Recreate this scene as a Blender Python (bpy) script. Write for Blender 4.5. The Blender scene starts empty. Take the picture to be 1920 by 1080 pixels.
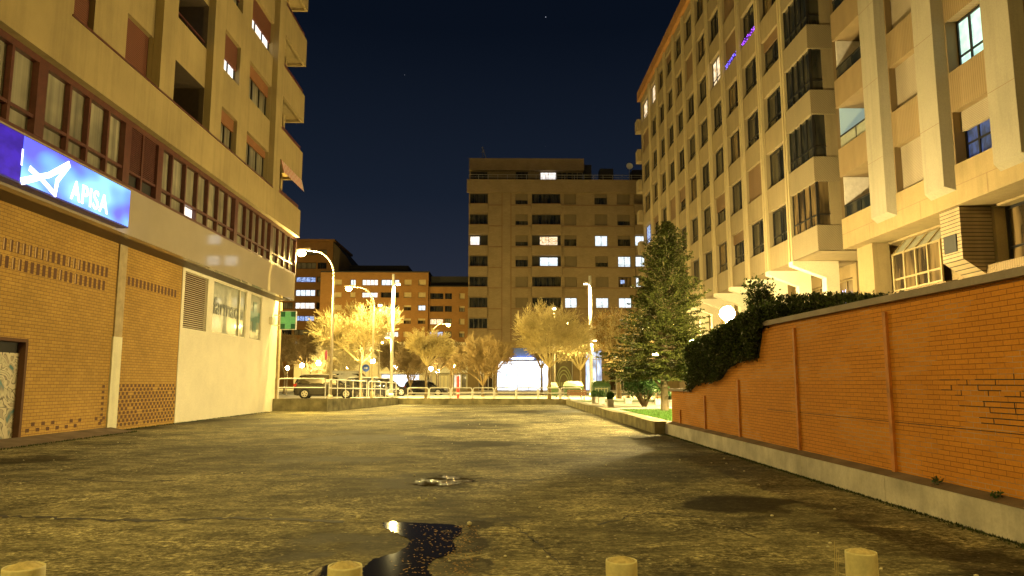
import bpy, bmesh, math, random
from mathutils import Vector, Matrix, noise as mnoise
random.seed(7)
R = math.radians
scene = bpy.context.scene
COL = scene.collection

# ------------------------------------------------------------------ camera
F = 1370.0
CAMZ = 1.4
PITCH = math.atan(178 / F)
YAW = math.atan(22 * math.cos(PITCH) / F)
cd = bpy.data.cameras.new('camera'); cam = bpy.data.objects.new('camera', cd); COL.objects.link(cam)
cam.location = (0, 0, CAMZ)
cam.rotation_euler = (math.pi / 2 + PITCH, 0, -YAW)
cd.sensor_width = 36; cd.lens = F / 1920 * 36; cd.clip_end = 2000; cd.clip_start = 0.05
scene.camera = cam
_f = Vector((math.sin(YAW) * math.cos(PITCH), math.cos(YAW) * math.cos(PITCH), math.sin(PITCH)))
_r = Vector((math.cos(YAW), -math.sin(YAW), 0)); _u = _r.cross(_f)
def ray(px, py): return _r * ((px - 960) / F) + _u * ((540 - py) / F) + _f
def AX(px, py, X):
    d = ray(px, py); t = X / d.x; return (d.y * t, CAMZ + d.z * t)
def AY(px, py, Y):
    d = ray(px, py); t = Y / d.y; return (d.x * t, CAMZ + d.z * t)
def AZ(px, py, Z=0.0):
    d = ray(px, py); t = (Z - CAMZ) / d.z; return (d.x * t, d.y * t)

# ------------------------------------------------------------------ world: clear night sky with town glow and stars
w = bpy.data.worlds.new('World'); scene.world = w; w.use_nodes = True
nt = w.node_tree; nt.nodes.clear()
out = nt.nodes.new('ShaderNodeOutputWorld'); bg = nt.nodes.new('ShaderNodeBackground')
tc = nt.nodes.new('ShaderNodeTexCoord'); sep = nt.nodes.new('ShaderNodeSeparateXYZ'); cr = nt.nodes.new('ShaderNodeValToRGB')
nt.links.new(tc.outputs['Generated'], sep.inputs[0]); nt.links.new(sep.outputs['Z'], cr.inputs[0])
e = cr.color_ramp.elements
e[0].position = 0.0; e[0].color = (0.030, 0.034, 0.048, 1)
e[1].position = 1.0; e[1].color = (0.0012, 0.002, 0.006, 1)
for p, c in ((0.12, (0.021, 0.026, 0.043)), (0.25, (0.0085, 0.0135, 0.026)), (0.45, (0.0028, 0.0052, 0.0115))):
    n_ = cr.color_ramp.elements.new(p); n_.color = (*c, 1)
vor = nt.nodes.new('ShaderNodeTexVoronoi'); vor.inputs['Scale'].default_value = 30
cr2 = nt.nodes.new('ShaderNodeValToRGB'); cr2.color_ramp.elements[0].position = 0.010; cr2.color_ramp.elements[0].color = (1.3, 1.4, 1.7, 1)
cr2.color_ramp.elements[1].position = 0.022; cr2.color_ramp.elements[1].color = (0, 0, 0, 1)
nt.links.new(tc.outputs['Generated'], vor.inputs['Vector']); nt.links.new(vor.outputs['Distance'], cr2.inputs[0])
sepc = nt.nodes.new('ShaderNodeSeparateColor'); nt.links.new(vor.outputs['Color'], sepc.inputs[0])
pw = nt.nodes.new('ShaderNodeMath'); pw.operation = 'POWER'; pw.inputs[1].default_value = 1.6; nt.links.new(sepc.outputs[0], pw.inputs[0])
ms = nt.nodes.new('ShaderNodeMix'); ms.data_type = 'RGBA'; ms.inputs[6].default_value = (0, 0, 0, 1)
nt.links.new(pw.outputs[0], ms.inputs[0]); nt.links.new(cr2.outputs[0], ms.inputs[7])
ad = nt.nodes.new('ShaderNodeMix'); ad.data_type = 'RGBA'; ad.blend_type = 'ADD'; ad.inputs[0].default_value = 1
nt.links.new(cr.outputs[0], ad.inputs[6]); nt.links.new(ms.outputs[2], ad.inputs[7]); nt.links.new(ad.outputs[2], bg.inputs[0])
nt.links.new(bg.outputs[0], out.inputs[0]); bg.inputs[1].default_value = 1.0
scene.view_settings.view_transform = 'Standard'; scene.view_settings.look = 'None'
scene.view_settings.exposure = 0.0; scene.view_settings.gamma = 1.0
scene.render.engine = 'CYCLES'
try:
    scene.cycles.use_light_tree = True
    scene.cycles.max_bounces = 5; scene.cycles.diffuse_bounces = 3; scene.cycles.sample_clamp_indirect = 4
except Exception: pass
SODIUM = (1.0, 0.71, 0.19)
WARM = (1.0, 0.77, 0.28)
LAMP_POWER = 4.0

# ------------------------------------------------------------------ materials
def new_mat(name):
    m = bpy.data.materials.new(name); m.use_nodes = True
    t = m.node_tree; b = t.nodes['Principled BSDF']; return m, t, b
def N(t, typ, **kw):
    n = t.nodes.new(typ)
    for k, v in kw.items():
        if isinstance(k, str) and k in n.inputs.keys(): n.inputs[k].default_value = v
        else: setattr(n, k, v)
    return n
def ramp(t, fac, stops):
    r = t.nodes.new('ShaderNodeValToRGB'); els = r.color_ramp.elements
    while len(els) > 1: els.remove(els[-1])
    els[0].position = stops[0][0]; els[0].color = (*stops[0][1], 1)
    for p, c in stops[1:]:
        x = els.new(p); x.color = (*c, 1)
    t.links.new(fac, r.inputs[0]); return r.outputs[0]
def g(v): return (v, v, v)
def mixc(t, fac, a, b, mode='MIX'):
    m = t.nodes.new('ShaderNodeMix'); m.data_type = 'RGBA'; m.blend_type = mode
    for sock, v in ((m.inputs[0], fac), (m.inputs[6], a), (m.inputs[7], b)):
        if isinstance(v, (int, float)): sock.default_value = v
        elif isinstance(v, tuple): sock.default_value = (*v, 1) if len(v) == 3 else v
        else: t.links.new(v, sock)
    return m.outputs[2]
def math_(t, op, a, b=None):
    m = t.nodes.new('ShaderNodeMath'); m.operation = op
    for i, v in enumerate((a, b)):
        if v is None: continue
        if isinstance(v, (int, float)): m.inputs[i].default_value = v
        else: t.links.new(v, m.inputs[i])
    return m.outputs[0]
def coords(t, scale=(1, 1, 1)):
    c = t.nodes.new('ShaderNodeTexCoord'); mp = t.nodes.new('ShaderNodeMapping'); mp.inputs['Scale'].default_value = scale
    t.links.new(c.outputs['Object'], mp.inputs[0]); return mp.outputs[0]
def noise_(t, vec, scale, detail=4, rough=0.6):
    n = t.nodes.new('ShaderNodeTexNoise'); n.inputs['Scale'].default_value = scale; n.inputs['Detail'].default_value = detail
    n.inputs['Roughness'].default_value = rough; t.links.new(vec, n.inputs['Vector']); return n.outputs['Fac']
def bump(t, b, h, strength=0.3, dist=0.02):
    n = t.nodes.new('ShaderNodeBump'); n.inputs['Strength'].default_value = strength; n.inputs['Distance'].default_value = dist
    t.links.new(h, n.inputs['Height']); t.links.new(n.outputs[0], b.inputs['Normal'])

def mat_rough(name, c, var=0.25, scale=0.5, rough=0.85, bmp=0.25, fine=30, streak=True, spec=0.3):
    m, t, b = new_mat(name)
    v = coords(t)
    big = noise_(t, v, scale, 5)
    lo = tuple(x * (1 - var) for x in c); hi = tuple(min(1, x * (1 + var * 0.6)) for x in c)
    colr = ramp(t, big, [(0.3, lo), (0.7, hi)])
    f = noise_(t, v, fine, 3)
    colr = mixc(t, 0.5, colr, ramp(t, f, [(0.3, g(0.72)), (0.75, g(1.0))]), 'MULTIPLY')
    if streak:
        vs = coords(t, (2.2, 2.2, 0.16)); s = noise_(t, vs, 1.6, 4, 0.65)
        colr = mixc(t, 0.55, colr, ramp(t, s, [(0.36, g(0.78)), (0.52, g(1.0))]), 'MULTIPLY')
    t.links.new(colr, b.inputs['Base Color']); b.inputs['Roughness'].default_value = rough
    b.inputs['Specular IOR Level'].default_value = spec
    if bmp: bump(t, b, f, bmp, 0.01)
    return m
def mat_plain(name, c, rough=0.5, metal=0.0, coat=0.0, spec=0.5, var=0.12):
    m, t, b = new_mat(name)
    v = coords(t); n = noise_(t, v, 6, 4)
    t.links.new(ramp(t, n, [(0.3, tuple(x * (1 - var) for x in c)), (0.7, tuple(min(1, x * (1 + var)) for x in c))]), b.inputs['Base Color'])
    b.inputs['Roughness'].default_value = rough; b.inputs['Metallic'].default_value = metal
    b.inputs['Coat Weight'].default_value = coat; b.inputs['Specular IOR Level'].default_value = spec
    return m
def mat_emit(name, c, s, pattern=None, c2=None, pscale=3.0):
    m, t, b = new_mat(name)
    b.inputs['Base Color'].default_value = (*[x * 0.4 for x in c], 1)
    b.inputs['Roughness'].default_value = 0.3
    if pattern:
        v = coords(t, pattern); n = noise_(t, v, pscale, 3, 0.55)
        colr = ramp(t, n, [(0.38, c2), (0.6, c)]); t.links.new(colr, b.inputs['Emission Color'])
    else: b.inputs['Emission Color'].default_value = (*c, 1)
    b.inputs['Emission Strength'].default_value = s
    return m
def mat_glass(name, c=(0.012, 0.014, 0.013), c2=(0.05, 0.045, 0.03), rough=0.06, vs=(1.5, 1.5, 0.3)):
    m, t, b = new_mat(name)
    v = coords(t, vs); n = noise_(t, v, 1.3, 2)
    t.links.new(ramp(t, n, [(0.42, c), (0.62, c2)]), b.inputs['Base Color'])
    b.inputs['Roughness'].default_value = rough; b.inputs['IOR'].default_value = 1.33 if name == 'puddle_water' else 1.5
    return m
def mat_curtain(name, c, axis='y'):
    m, t, b = new_mat(name)
    v = coords(t, (6, 6, 0.12)); n = noise_(t, v, 1.1, 3, 0.5)
    v2 = coords(t, (0.7, 0.7, 0.8)); n2 = noise_(t, v2, 1.0, 3, 0.5)
    colr = ramp(t, n, [(0.34, tuple(x * 0.45 for x in c)), (0.66, c)])
    colr = mixc(t, 0.65, colr, ramp(t, n2, [(0.38, g(0.35)), (0.6, g(1.0))]), 'MULTIPLY')
    t.links.new(colr, b.inputs['Base Color']); b.inputs['Roughness'].default_value = 0.5
    b.inputs['Coat Weight'].default_value = 1.0; b.inputs['Coat Roughness'].default_value = 0.03
    return m
def mat_brick(name, c1, c2, mortar, bw, bh, axis, mw=0.012, bmp=0.5, patch=None, dark_mortar=True, var=0.3):
    """courses run along axis ('y' for walls facing x, 'x' for walls facing y)"""
    m, t, b = new_mat(name)
    c = t.nodes.new('ShaderNodeTexCoord'); s = t.nodes.new('ShaderNodeSeparateXYZ'); cb = t.nodes.new('ShaderNodeCombineXYZ')
    t.links.new(c.outputs['Object'], s.inputs[0])
    t.links.new(s.outputs['Y' if axis == 'y' else 'X'], cb.inputs[0]); t.links.new(s.outputs['Z'], cb.inputs[1])
    br = t.nodes.new('ShaderNodeTexBrick'); t.links.new(cb.outputs[0], br.inputs['Vector'])
    br.inputs['Scale'].default_value = 1.0; br.inputs['Brick Width'].default_value = bw; br.inputs['Row Height'].default_value = bh
    br.inputs['Mortar Size'].default_value = mw; br.inputs['Mortar Smooth'].default_value = 0.2
    br.inputs['Color1'].default_value = (*c1, 1); br.inputs['Color2'].default_value = (*c2, 1); br.inputs['Mortar'].default_value = (*mortar, 1)
    v = coords(t); big = noise_(t, v, 0.55, 5, 0.65)
    colr = mixc(t, 0.7, br.outputs['Color'], ramp(t, big, [(0.3, g(1 - var)), (0.68, g(1.0))]), 'MULTIPLY')
    f = noise_(t, v, 38, 3)
    colr = mixc(t, 0.5, colr, ramp(t, f, [(0.3, g(0.65)), (0.7, g(1.0))]), 'MULTIPLY')
    if patch:      # patches of unpainted, paler mortar
        pn = noise_(t, coords(t, (0.7, 0.7, 2.2)), 1.0, 3, 0.5)
        pm = ramp(t, pn, [(0.52, g(0)), (0.58, g(1))])
        fac = math_(t, 'MULTIPLY', br.outputs['Fac'], pm)
        colr = mixc(t, fac, colr, patch)
    t.links.new(colr, b.inputs['Base Color']); b.inputs['Roughness'].default_value = 0.85; b.inputs['Specular IOR Level'].default_value = 0.25
    h = mixc(t, 0.25, math_(t, 'SUBTRACT', 1.0, br.outputs['Fac']), f)
    bump(t, b, h, bmp, 0.012)
    return m
def mat_ribs(name, c, axis, scale, var=0.15, dark=0.45):
    m, t, b = new_mat(name)
    wv = t.nodes.new('ShaderNodeTexWave'); wv.bands_direction = {'x': 'X', 'y': 'Y', 'z': 'Z', 'd': 'DIAGONAL'}[axis]; wv.inputs['Scale'].default_value = scale
    wv.wave_profile = 'SIN'
    v = coords(t); t.links.new(v, wv.inputs['Vector'])
    big = noise_(t, coords(t, (1.5, 1.5, .3)), 1.2, 4)
    lo = tuple(x * (1 - var) for x in c)
    colr = mixc(t, 1.0, ramp(t, big, [(0.3, lo), (0.7, c)]), ramp(t, wv.outputs['Fac'], [(0.04, g(dark)), (0.16, g(1))]), 'MULTIPLY')
    t.links.new(colr, b.inputs['Base Color']); b.inputs['Roughness'].default_value = 0.8
    bump(t, b, wv.outputs['Fac'], 0.4, 0.02)
    return m

BEIGE = (0.56, 0.45, 0.26)
M = {}
M['left_wall'] = mat_rough('left_plaster', (0.36, 0.275, 0.125), 0.18, 0.5, 0.9, 0.4, 45)
M['left_stone'] = mat_rough('polished_stone_band', (0.40, 0.34, 0.25), 0.08, 0.7, 0.045, 0.0, 60, False, 0.6)
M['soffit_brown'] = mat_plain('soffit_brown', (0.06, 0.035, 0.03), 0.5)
M['tan_brick'] = mat_brick('tan_brick', (0.52, 0.315, 0.075), (0.44, 0.26, 0.06), (0.20, 0.115, 0.05), 0.24, 0.085, 'y', 0.006, 0.5, patch=(0.16, 0.09, 0.04), var=0.35)
M['dark_brick'] = mat_plain('dark_recessed_brick', (0.11, 0.05, 0.025), 0.9)
M['loggia'] = mat_plain('loggia_shade_brown', (.075, .05, .024), .85)  # brown deepened to put the recess shade into the wall colour
M['mid_brick'] = mat_plain('mid_recessed_brick', (0.24, 0.14, 0.07), 0.9)
M['white_wall'] = mat_rough('cream_render', (0.80, 0.74, 0.56), 0.09, 0.9, 0.85, 0.15, 18, False)
M['cream_panel'] = mat_plain('cream_panel', (0.78, 0.72, 0.52), 0.5)
M['pipe_white'] = mat_rough('pale_painted_strip', (0.72, 0.68, 0.47), 0.12, 2, 0.7)
M['pipe_grey'] = mat_rough('stained_strip', (0.42, 0.33, 0.18), 0.3, 3, 0.8)
M['red_wood'] = mat_plain('red_brown_frame', (0.085, 0.026, 0.018), 0.4, var=0.25)
M['shutter_red'] = mat_ribs('red_shutter', (0.15, 0.046, 0.02), 'z', 5.5)
M['shutter_orange'] = mat_ribs('orange_shutter', (0.26, 0.105, 0.035), 'z', 5.5)
M['shutter_beige'] = mat_ribs('beige_shutter', (0.29, 0.235, 0.16), 'z', 6.0, dark=0.55)
M['shutter_brown'] = mat_ribs('brown_shutter', (0.17, 0.10, 0.045), 'z', 6.0, dark=0.6)
M['curtain'] = mat_curtain('curtain_behind_glass', (0.36, 0.33, 0.23))
M['frosted'] = mat_plain('frosted_glass', (0.27, 0.28, 0.22), 0.25, coat=0.5)
M['glass'] = mat_glass('dark_glass')
M['glass_warm'] = mat_glass('warm_dark_glass', (0.03, 0.022, 0.012), (0.16, 0.11, 0.05))
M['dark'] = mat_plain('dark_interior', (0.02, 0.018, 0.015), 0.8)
M['black_frame'] = mat_plain('black_frame', (0.012, 0.012, 0.012), 0.35)
M['gold_frame'] = mat_plain('anodised_frame', (0.30, 0.23, 0.11), 0.4, 0.4)
M['tower'] = mat_rough('tower_concrete', (0.27, 0.21, 0.115), 0.12, 0.4, 0.9, 0.3, 30)
M['pilaster'] = mat_rough('pale_pilaster', (0.42, 0.34, 0.185), 0.1, 0.6, 0.85, 0.3, 30)
M['wing_pilaster'] = mat_rough('pale_cladding', (0.285, 0.25, 0.18), 0.1, 0.5, 0.85, 0.4, 24)
M['wing_panel'] = mat_ribs('ribbed_panel', (0.22, 0.15, 0.068), 'y', 3.3, 0.2, dark=0.68)
M['bay_panel'] = mat_ribs('fine_ribbed_panel', (0.23, 0.18, 0.10), 'd', 6.0, 0.15, dark=0.6)
M['wing_beam'] = mat_rough('beam_concrete', (0.285, 0.21, 0.10), 0.15, 0.8, 0.85)
M['orange_fascia'] = mat_plain('orange_brick_fascia', (0.30, 0.14, 0.035), 0.8)
M['white_panel'] = mat_plain('white_balcony_screen', (0.66, 0.62, 0.58), 0.6)
M['lit_cool'] = mat_emit('lit_window_cool', (0.80, 0.9, 1.0), 1.4, (1.2, 1.2, 2), (0.45, 0.55, 0.62))
M['lit_blue'] = mat_emit('lit_window_blue', (0.36, 0.5, 0.9), 1.3, (1.2, 1.2, 2), (0.05, 0.08, 0.2))
M['lit_dim_blue'] = mat_emit('lit_window_dim_blue', (0.05, 0.08, 0.24), 0.8, (2.2, 2.2, 1), (0.01, 0.012, 0.03))
M['lit_aqua'] = mat_emit('lit_window_aqua', (0.58, 0.9, 0.80), 1.25, (1.0, 1.0, 1.0), (0.38, 0.6, 0.52))
M['lit_warm'] = mat_emit('lit_window_warm', (1.0, 0.82, 0.55), 1.4, (1.2, 1.2, 2), (0.3, 0.2, 0.1))
M['lit_white'] = mat_emit('lit_window_white', (1.0, 0.97, 0.9), 1.6, (2, 2, 0.6), (0.5, 0.42, 0.4))
M['purple_led'] = mat_emit('purple_led', (0.32, 0.06, 1.0), 4)
M['blue_led'] = mat_emit('blue_led', (0.15, 0.12, 1.0), 4)
M['far_brick'] = mat_brick('far_brown_brick', (0.30, 0.225, 0.13), (0.265, 0.195, 0.11), (0.21, 0.15, 0.085), 0.4, 0.12, 'x', 0.01, 0.2, var=0.25)
M['far_trim'] = mat_plain('far_brick_ledge', (0.17, 0.10, 0.05), 0.9)
M['red_brick'] = mat_brick('far_orange_brick', (0.44, 0.235, 0.085), (0.40, 0.21, 0.075), (0.36, 0.20, 0.08), 0.4, 0.15, 'x', 0.01, 0.2, var=0.3)
M['far_shutter'] = mat_ribs('cream_shutter', (0.62, 0.50, 0.28), 'z', 3.0, dark=0.75)
M['grey_shutter'] = mat_ribs('grey_brown_shutter', (0.16, 0.12, 0.065), 'z', 4, dark=0.7)
M['roof_dark'] = mat_plain('dark_roof', (0.03, 0.028, 0.028), 0.8)
M['metal'] = mat_plain('galvanised_metal', (0.42, 0.40, 0.36), 0.4, 0.6)
M['lamp_metal'] = mat_plain('lamp_column', (0.55, 0.48, 0.34), 0.5, 0.3)
M['white_paint'] = mat_plain('white_paint', (0.78, 0.77, 0.72), 0.5)
M['bollard'] = mat_rough('bollard_paint', (0.74, 0.68, 0.36), 0.15, 5, 0.6, 0.15, 40)
M['bollard_fill'] = mat_rough('bollard_concrete', (0.60, 0.50, 0.24), 0.45, 14, 0.95, 1.0, 60, False)
M['concrete'] = mat_rough('stained_concrete', (0.70, 0.67, 0.60), 0.35, 1.6, 0.85, 0.35, 30)
M['mossy'] = mat_rough('mossy_concrete', (0.27, 0.24, 0.13), 0.6, 1.5, 0.9, 0.5, 20)
M['ledge'] = mat_rough('dirty_ledge', (0.22, 0.16, 0.11), 0.4, 2, 0.9, 0.6, 25, False)
M['coping'] = mat_rough('stone_coping', (0.36, 0.31, 0.28), 0.2, 2, 0.8, 0.3, 30, False)
M['orange_brick'] = mat_brick('painted_orange_brick', (0.78, 0.33, 0.040), (0.71, 0.29, 0.034), (0.34, 0.125, 0.02), 0.215, 0.053, 'y', 0.0038, 0.5, patch=(0.55, 0.38, 0.24), var=0.22)
M['orange_strip'] = mat_plain('orange_painted_strip', (0.52, 0.19, 0.025), 0.7, var=0.3)
M['paving'] = mat_rough('pale_paving', (0.42, 0.37, 0.27), 0.2, 0.8, 0.8, 0.3, 12, False)
M['road'] = mat_rough('road_asphalt', (0.12, 0.115, 0.10), 0.2, 0.5, 0.8, 0.3, 20, False)
M['terrain'] = mat_rough('earth', (0.07, 0.065, 0.05), 0.2, 0.2, 0.95, 0.2, 5, False)
M['grass'] = mat_rough('lawn', (0.075, 0.17, 0.025), 0.35, 1.2, 0.95, 0.6, 45, False)
M['bark'] = mat_rough('bark', (0.22, 0.17, 0.10), 0.3, 4, 0.95, 0.7, 25)
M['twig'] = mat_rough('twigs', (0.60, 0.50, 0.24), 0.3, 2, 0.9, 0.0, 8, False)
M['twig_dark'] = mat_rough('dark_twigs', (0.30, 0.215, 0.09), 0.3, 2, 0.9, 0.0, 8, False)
M['dry_leaf'] = mat_rough('dry_leaves', (0.42, 0.26, 0.08), 0.4, 3, 0.9, 0.0, 8, False)
M['tyre'] = mat_plain('tyre_rubber', (0.015, 0.015, 0.015), 0.85)
M['rim'] = mat_plain('alloy_rim', (0.6, 0.58, 0.52), 0.3, 0.5)
M['plastic_green'] = mat_plain('green_plastic', (0.05, 0.10, 0.03), 0.5)
M['lid_yellow'] = mat_plain('pale_lid', (0.40, 0.42, 0.2), 0.5)
M['wood'] = mat_plain('bench_wood', (0.28, 0.12, 0.05), 0.6, var=0.3)
M['red_paint'] = mat_plain('red_paint', (0.6, 0.06, 0.03), 0.5)
M['blue_paint'] = mat_plain('blue_sign', (0.05, 0.12, 0.5), 0.4)
M['teal'] = mat_plain('teal_film', (0.012, 0.09, 0.075), 0.4)
M['teal_dark'] = mat_plain('grey_teal_lettering', (0.012, 0.022, 0.016), 0.4)
M['green_cross'] = mat_emit('green_cross_lit', (0.16, 0.42, 0.09), 0.75, (3, 3, 3), (0.12, 0.34, 0.08))
M['green_cross_dark'] = mat_emit('green_cross_dim', (0.02, 0.10, 0.02), 0.7)
M['sign_box'] = mat_plain('blue_sign_case', (0.03, 0.03, 0.35), 0.4)
M['white_led'] = mat_emit('white_tube_light', (0.95, 0.97, 1.0), 5.0)
M['water_old'] = mat_glass('puddle_water', (0.006, 0.0055, 0.004), (0.012, 0.010, 0.006), 0.06, (1, 1, 1))

def water_mat():
    m, t, b = new_mat('puddle_water'); v = coords(t)
    n = noise_(t, v, 2.6, 7, 0.7); f = noise_(t, v, 30, 4, 0.7)
    mask = ramp(t, n, [(0.64, g(0)), (0.74, g(1))])
    t.links.new(mixc(t, mask, (0.014, 0.012, 0.007), mixc(t, ramp(t, f, [(.45, g(0)), (.6, g(1))]), (0.010, 0.007, 0.004), (0.05, 0.036, 0.018))), b.inputs['Base Color'])
    t.links.new(mixc(t, mask, g(0.05), g(0.95)), b.inputs['Roughness']); b.inputs['IOR'].default_value = 1.33; t.links.new(mixc(t, mask, g(.24), g(0.0)), b.inputs['Specular IOR Level'])
    bp = t.nodes.new('ShaderNodeBump'); bp.inputs['Distance'].default_value = .01; t.links.new(math_(t, 'MULTIPLY', mask, f), bp.inputs['Height']); bp.inputs['Strength'].default_value = .6; t.links.new(bp.outputs[0], b.inputs['Normal'])
    return m
M['water'] = water_mat()
def ripple_mat():
    m, t, b = new_mat('rippled_puddle'); v = coords(t, (1, .6, 1)); n = noise_(t, v, 20, 5, .7); k = ramp(t, noise_(t, coords(t), 3.5, 5, .7), [(.46, g(0)), (.56, g(1))])
    t.links.new(mixc(t, k, (.045, .036, .018), (.010, .009, .006)), b.inputs['Base Color']); t.links.new(mixc(t, k, g(.9), g(.10)), b.inputs['Roughness']); t.links.new(mixc(t, k, g(0), g(.22)), b.inputs['Specular IOR Level'])
    bump(t, b, n, .5, .03); return m
M['ripple'] = ripple_mat()
def leaf_mat(name, c, var=0.5):
    m, t, b = new_mat(name)
    oi = t.nodes.new('ShaderNodeNewGeometry')
    lo = tuple(x * (1 - var) for x in c); hi = tuple(x * (1 + var) for x in c)
    colr = ramp(t, oi.outputs['Random Per Island'], [(0, lo), (1, hi)])
    t.links.new(colr, b.inputs['Base Color']); b.inputs['Roughness'].default_value = 0.45; b.inputs['Specular IOR Level'].default_value = 0.4
    tr = t.nodes.new('ShaderNodeBsdfTranslucent'); t.links.new(colr, tr.inputs['Color']); mx = t.nodes.new('ShaderNodeMixShader'); mx.inputs[0].default_value = .4
    outn = [n for n in t.nodes if n.type == 'OUTPUT_MATERIAL'][0]; t.links.new(b.outputs[0], mx.inputs[1]); t.links.new(tr.outputs[0], mx.inputs[2]); t.links.new(mx.outputs[0], outn.inputs['Surface'])
    return m
M['needle'] = leaf_mat('conifer_needles', (0.058, 0.068, 0.014), 0.75)
M['hedge_leaf'] = leaf_mat('hedge_leaves', (0.038, 0.055, 0.014), 0.7)
M['shrub_leaf'] = leaf_mat('shrub_leaves', (0.05, 0.11, 0.03), 0.5)
M['blade'] = leaf_mat('grass_blades', (0.09, 0.20, 0.03), 0.4)
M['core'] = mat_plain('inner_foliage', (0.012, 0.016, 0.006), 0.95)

# ------------------------------------------------------------------ mesh builder and object helpers
class MB:
    def __init__(s): s.v = []; s.f = []; s.m = []; s.smooth = False
    def quad(s, a, b, c, d, mi=0):
        i = len(s.v); s.v += [tuple(a), tuple(b), tuple(c), tuple(d)]; s.f.append((i, i + 1, i + 2, i + 3)); s.m.append(mi)
    def tri(s, a, b, c, mi=0):
        i = len(s.v); s.v += [tuple(a), tuple(b), tuple(c)]; s.f.append((i, i + 1, i + 2)); s.m.append(mi)
    def box(s, x0, x1, y0, y1, z0, z1, mi=0):
        if x0 > x1: x0, x1 = x1, x0
        if y0 > y1: y0, y1 = y1, y0
        if z0 > z1: z0, z1 = z1, z0
        i = len(s.v)
        s.v += [(x0, y0, z0), (x1, y0, z0), (x1, y1, z0), (x0, y1, z0), (x0, y0, z1), (x1, y0, z1), (x1, y1, z1), (x0, y1, z1)]
        for q in ((0, 3, 2, 1), (4, 5, 6, 7), (0, 1, 5, 4), (1, 2, 6, 5), (2, 3, 7, 6), (3, 0, 4, 7)):
            s.f.append(tuple(i + k for k in q)); s.m.append(mi)
    def prism(s, pts, ext, mi=0):
        """closed polygon pts (3d) extruded by vector ext"""
        n = len(pts); i = len(s.v); e_ = Vector(ext)
        s.v += [tuple(p) for p in pts] + [tuple(Vector(p) + e_) for p in pts]
        s.f.append(tuple(range(i, i + n))); s.f.append(tuple(range(i + 2 * n - 1, i + n - 1, -1))); s.m += [mi, mi]
        for k in range(n):
            l = (k + 1) % n; s.f.append((i + k, i + k + n, i + l + n, i + l)); s.m.append(mi)
    def tube(s, p0, p1, r0, r1=None, n=8, cap=True, mi=0):
        if r1 is None: r1 = r0
        p0 = Vector(p0); p1 = Vector(p1); d = (p1 - p0)
        if d.length < 1e-6: return
        d.normalize(); a = d.orthogonal().normalized(); b = d.cross(a); i = len(s.v)
        for p, r in ((p0, r0), (p1, r1)):
            for k in range(n):
                t = 2 * math.pi * k / n; s.v.append(tuple(p + (a * math.cos(t) + b * math.sin(t)) * r))
        for k in range(n):
            l = (k + 1) % n; s.f.append((i + k, i + l, i + n + l, i + n + k)); s.m.append(mi)
        if cap:
            s.f.append(tuple(range(i + n - 1, i - 1, -1))); s.f.append(tuple(range(i + n, i + 2 * n))); s.m += [mi, mi]
    def path(s, pts, r, n=8, mi=0):
        for a, b in zip(pts[:-1], pts[1:]): s.tube(a, b, r, r, n, True, mi)
    def lathe(s, prof, c=(0, 0, 0), n=24, mi=0):
        i = len(s.v)
        for r, z in prof:
            for k in range(n):
                t = 2 * math.pi * k / n; s.v.append((c[0] + r * math.cos(t), c[1] + r * math.sin(t), c[2] + z))
        for j in range(len(prof) - 1):
            for k in range(n):
                l = (k + 1) % n; s.f.append((i + j * n + k, i + j * n + l, i + (j + 1) * n + l, i + (j + 1) * n + k)); s.m.append(mi)
    def ico(s, c, r, sub=1, squash=1.0, mi=0):
        bm = bmesh.new(); bmesh.ops.create_icosphere(bm, subdivisions=sub, radius=r); i = len(s.v)
        for v in bm.verts: s.v.append((c[0] + v.co.x, c[1] + v.co.y, c[2] + v.co.z * squash))
        for f in bm.faces: s.f.append(tuple(i + v.index for v in f.verts)); s.m.append(mi)
        bm.free()
    def build(s, name, mats, parent=None, loc=None, smooth=False):
        me = bpy.data.meshes.new(name)
        off = Vector((0, 0, 0))
        if parent is not None: off = wloc(parent)
        if loc is not None: off = Vector(loc)
        me.from_pydata([(x - off.x, y - off.y, z - off.z) for x, y, z in s.v], [], s.f)
        if not isinstance(mats, (list, tuple)): mats = [mats]
        for m in mats: me.materials.append(m)
        if len(mats) > 1: me.polygons.foreach_set('material_index', s.m)
        if smooth: me.polygons.foreach_set('use_smooth', [True] * len(me.polygons))
        me.update()
        o = bpy.data.objects.new(name, me); COL.objects.link(o)
        if parent is not None: o.parent = parent; o.location = off - wloc(parent)
        elif loc is not None: o.location = off
        return o
def wloc(o):
    l = Vector(o.location)
    while o.parent: o = o.parent; l += o.location
    return l
def tag(o, label=None, cat=None, group=None, kind=None):
    if label: o['label'] = label
    if cat: o['category'] = cat
    if group: o['group'] = group
    if kind: o['kind'] = kind
    return o
def thing(name, loc, label, cat, group=None):
    o = bpy.data.objects.new(name, None); COL.objects.link(o); o.location = loc; o.empty_display_size = 0.3
    return tag(o, label, cat, group)
def copy_tree(o, parent=None):
    c = o.copy(); COL.objects.link(c)
    if parent: c.parent = parent
    for ch in o.children: copy_tree(ch, c)
    return c
class Plane:
    """vertical facade plane: kind 'X' (u = world Y) or 'Y' (u = world X); inward sign"""
    def __init__(s, kind, c, inward): s.k = kind; s.c = c; s.i = inward
    def p(s, u, z, d=0.0):
        q = s.c + s.i * d
        return (q, u, z) if s.k == 'X' else (u, q, z)
    def box(s, mb, u0, u1, z0, z1, d0, d1, mi=0):
        a = s.p(u0, z0, d0); b = s.p(u1, z1, d1); mb.box(a[0], b[0], a[1], b[1], a[2], b[2], mi)
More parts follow.
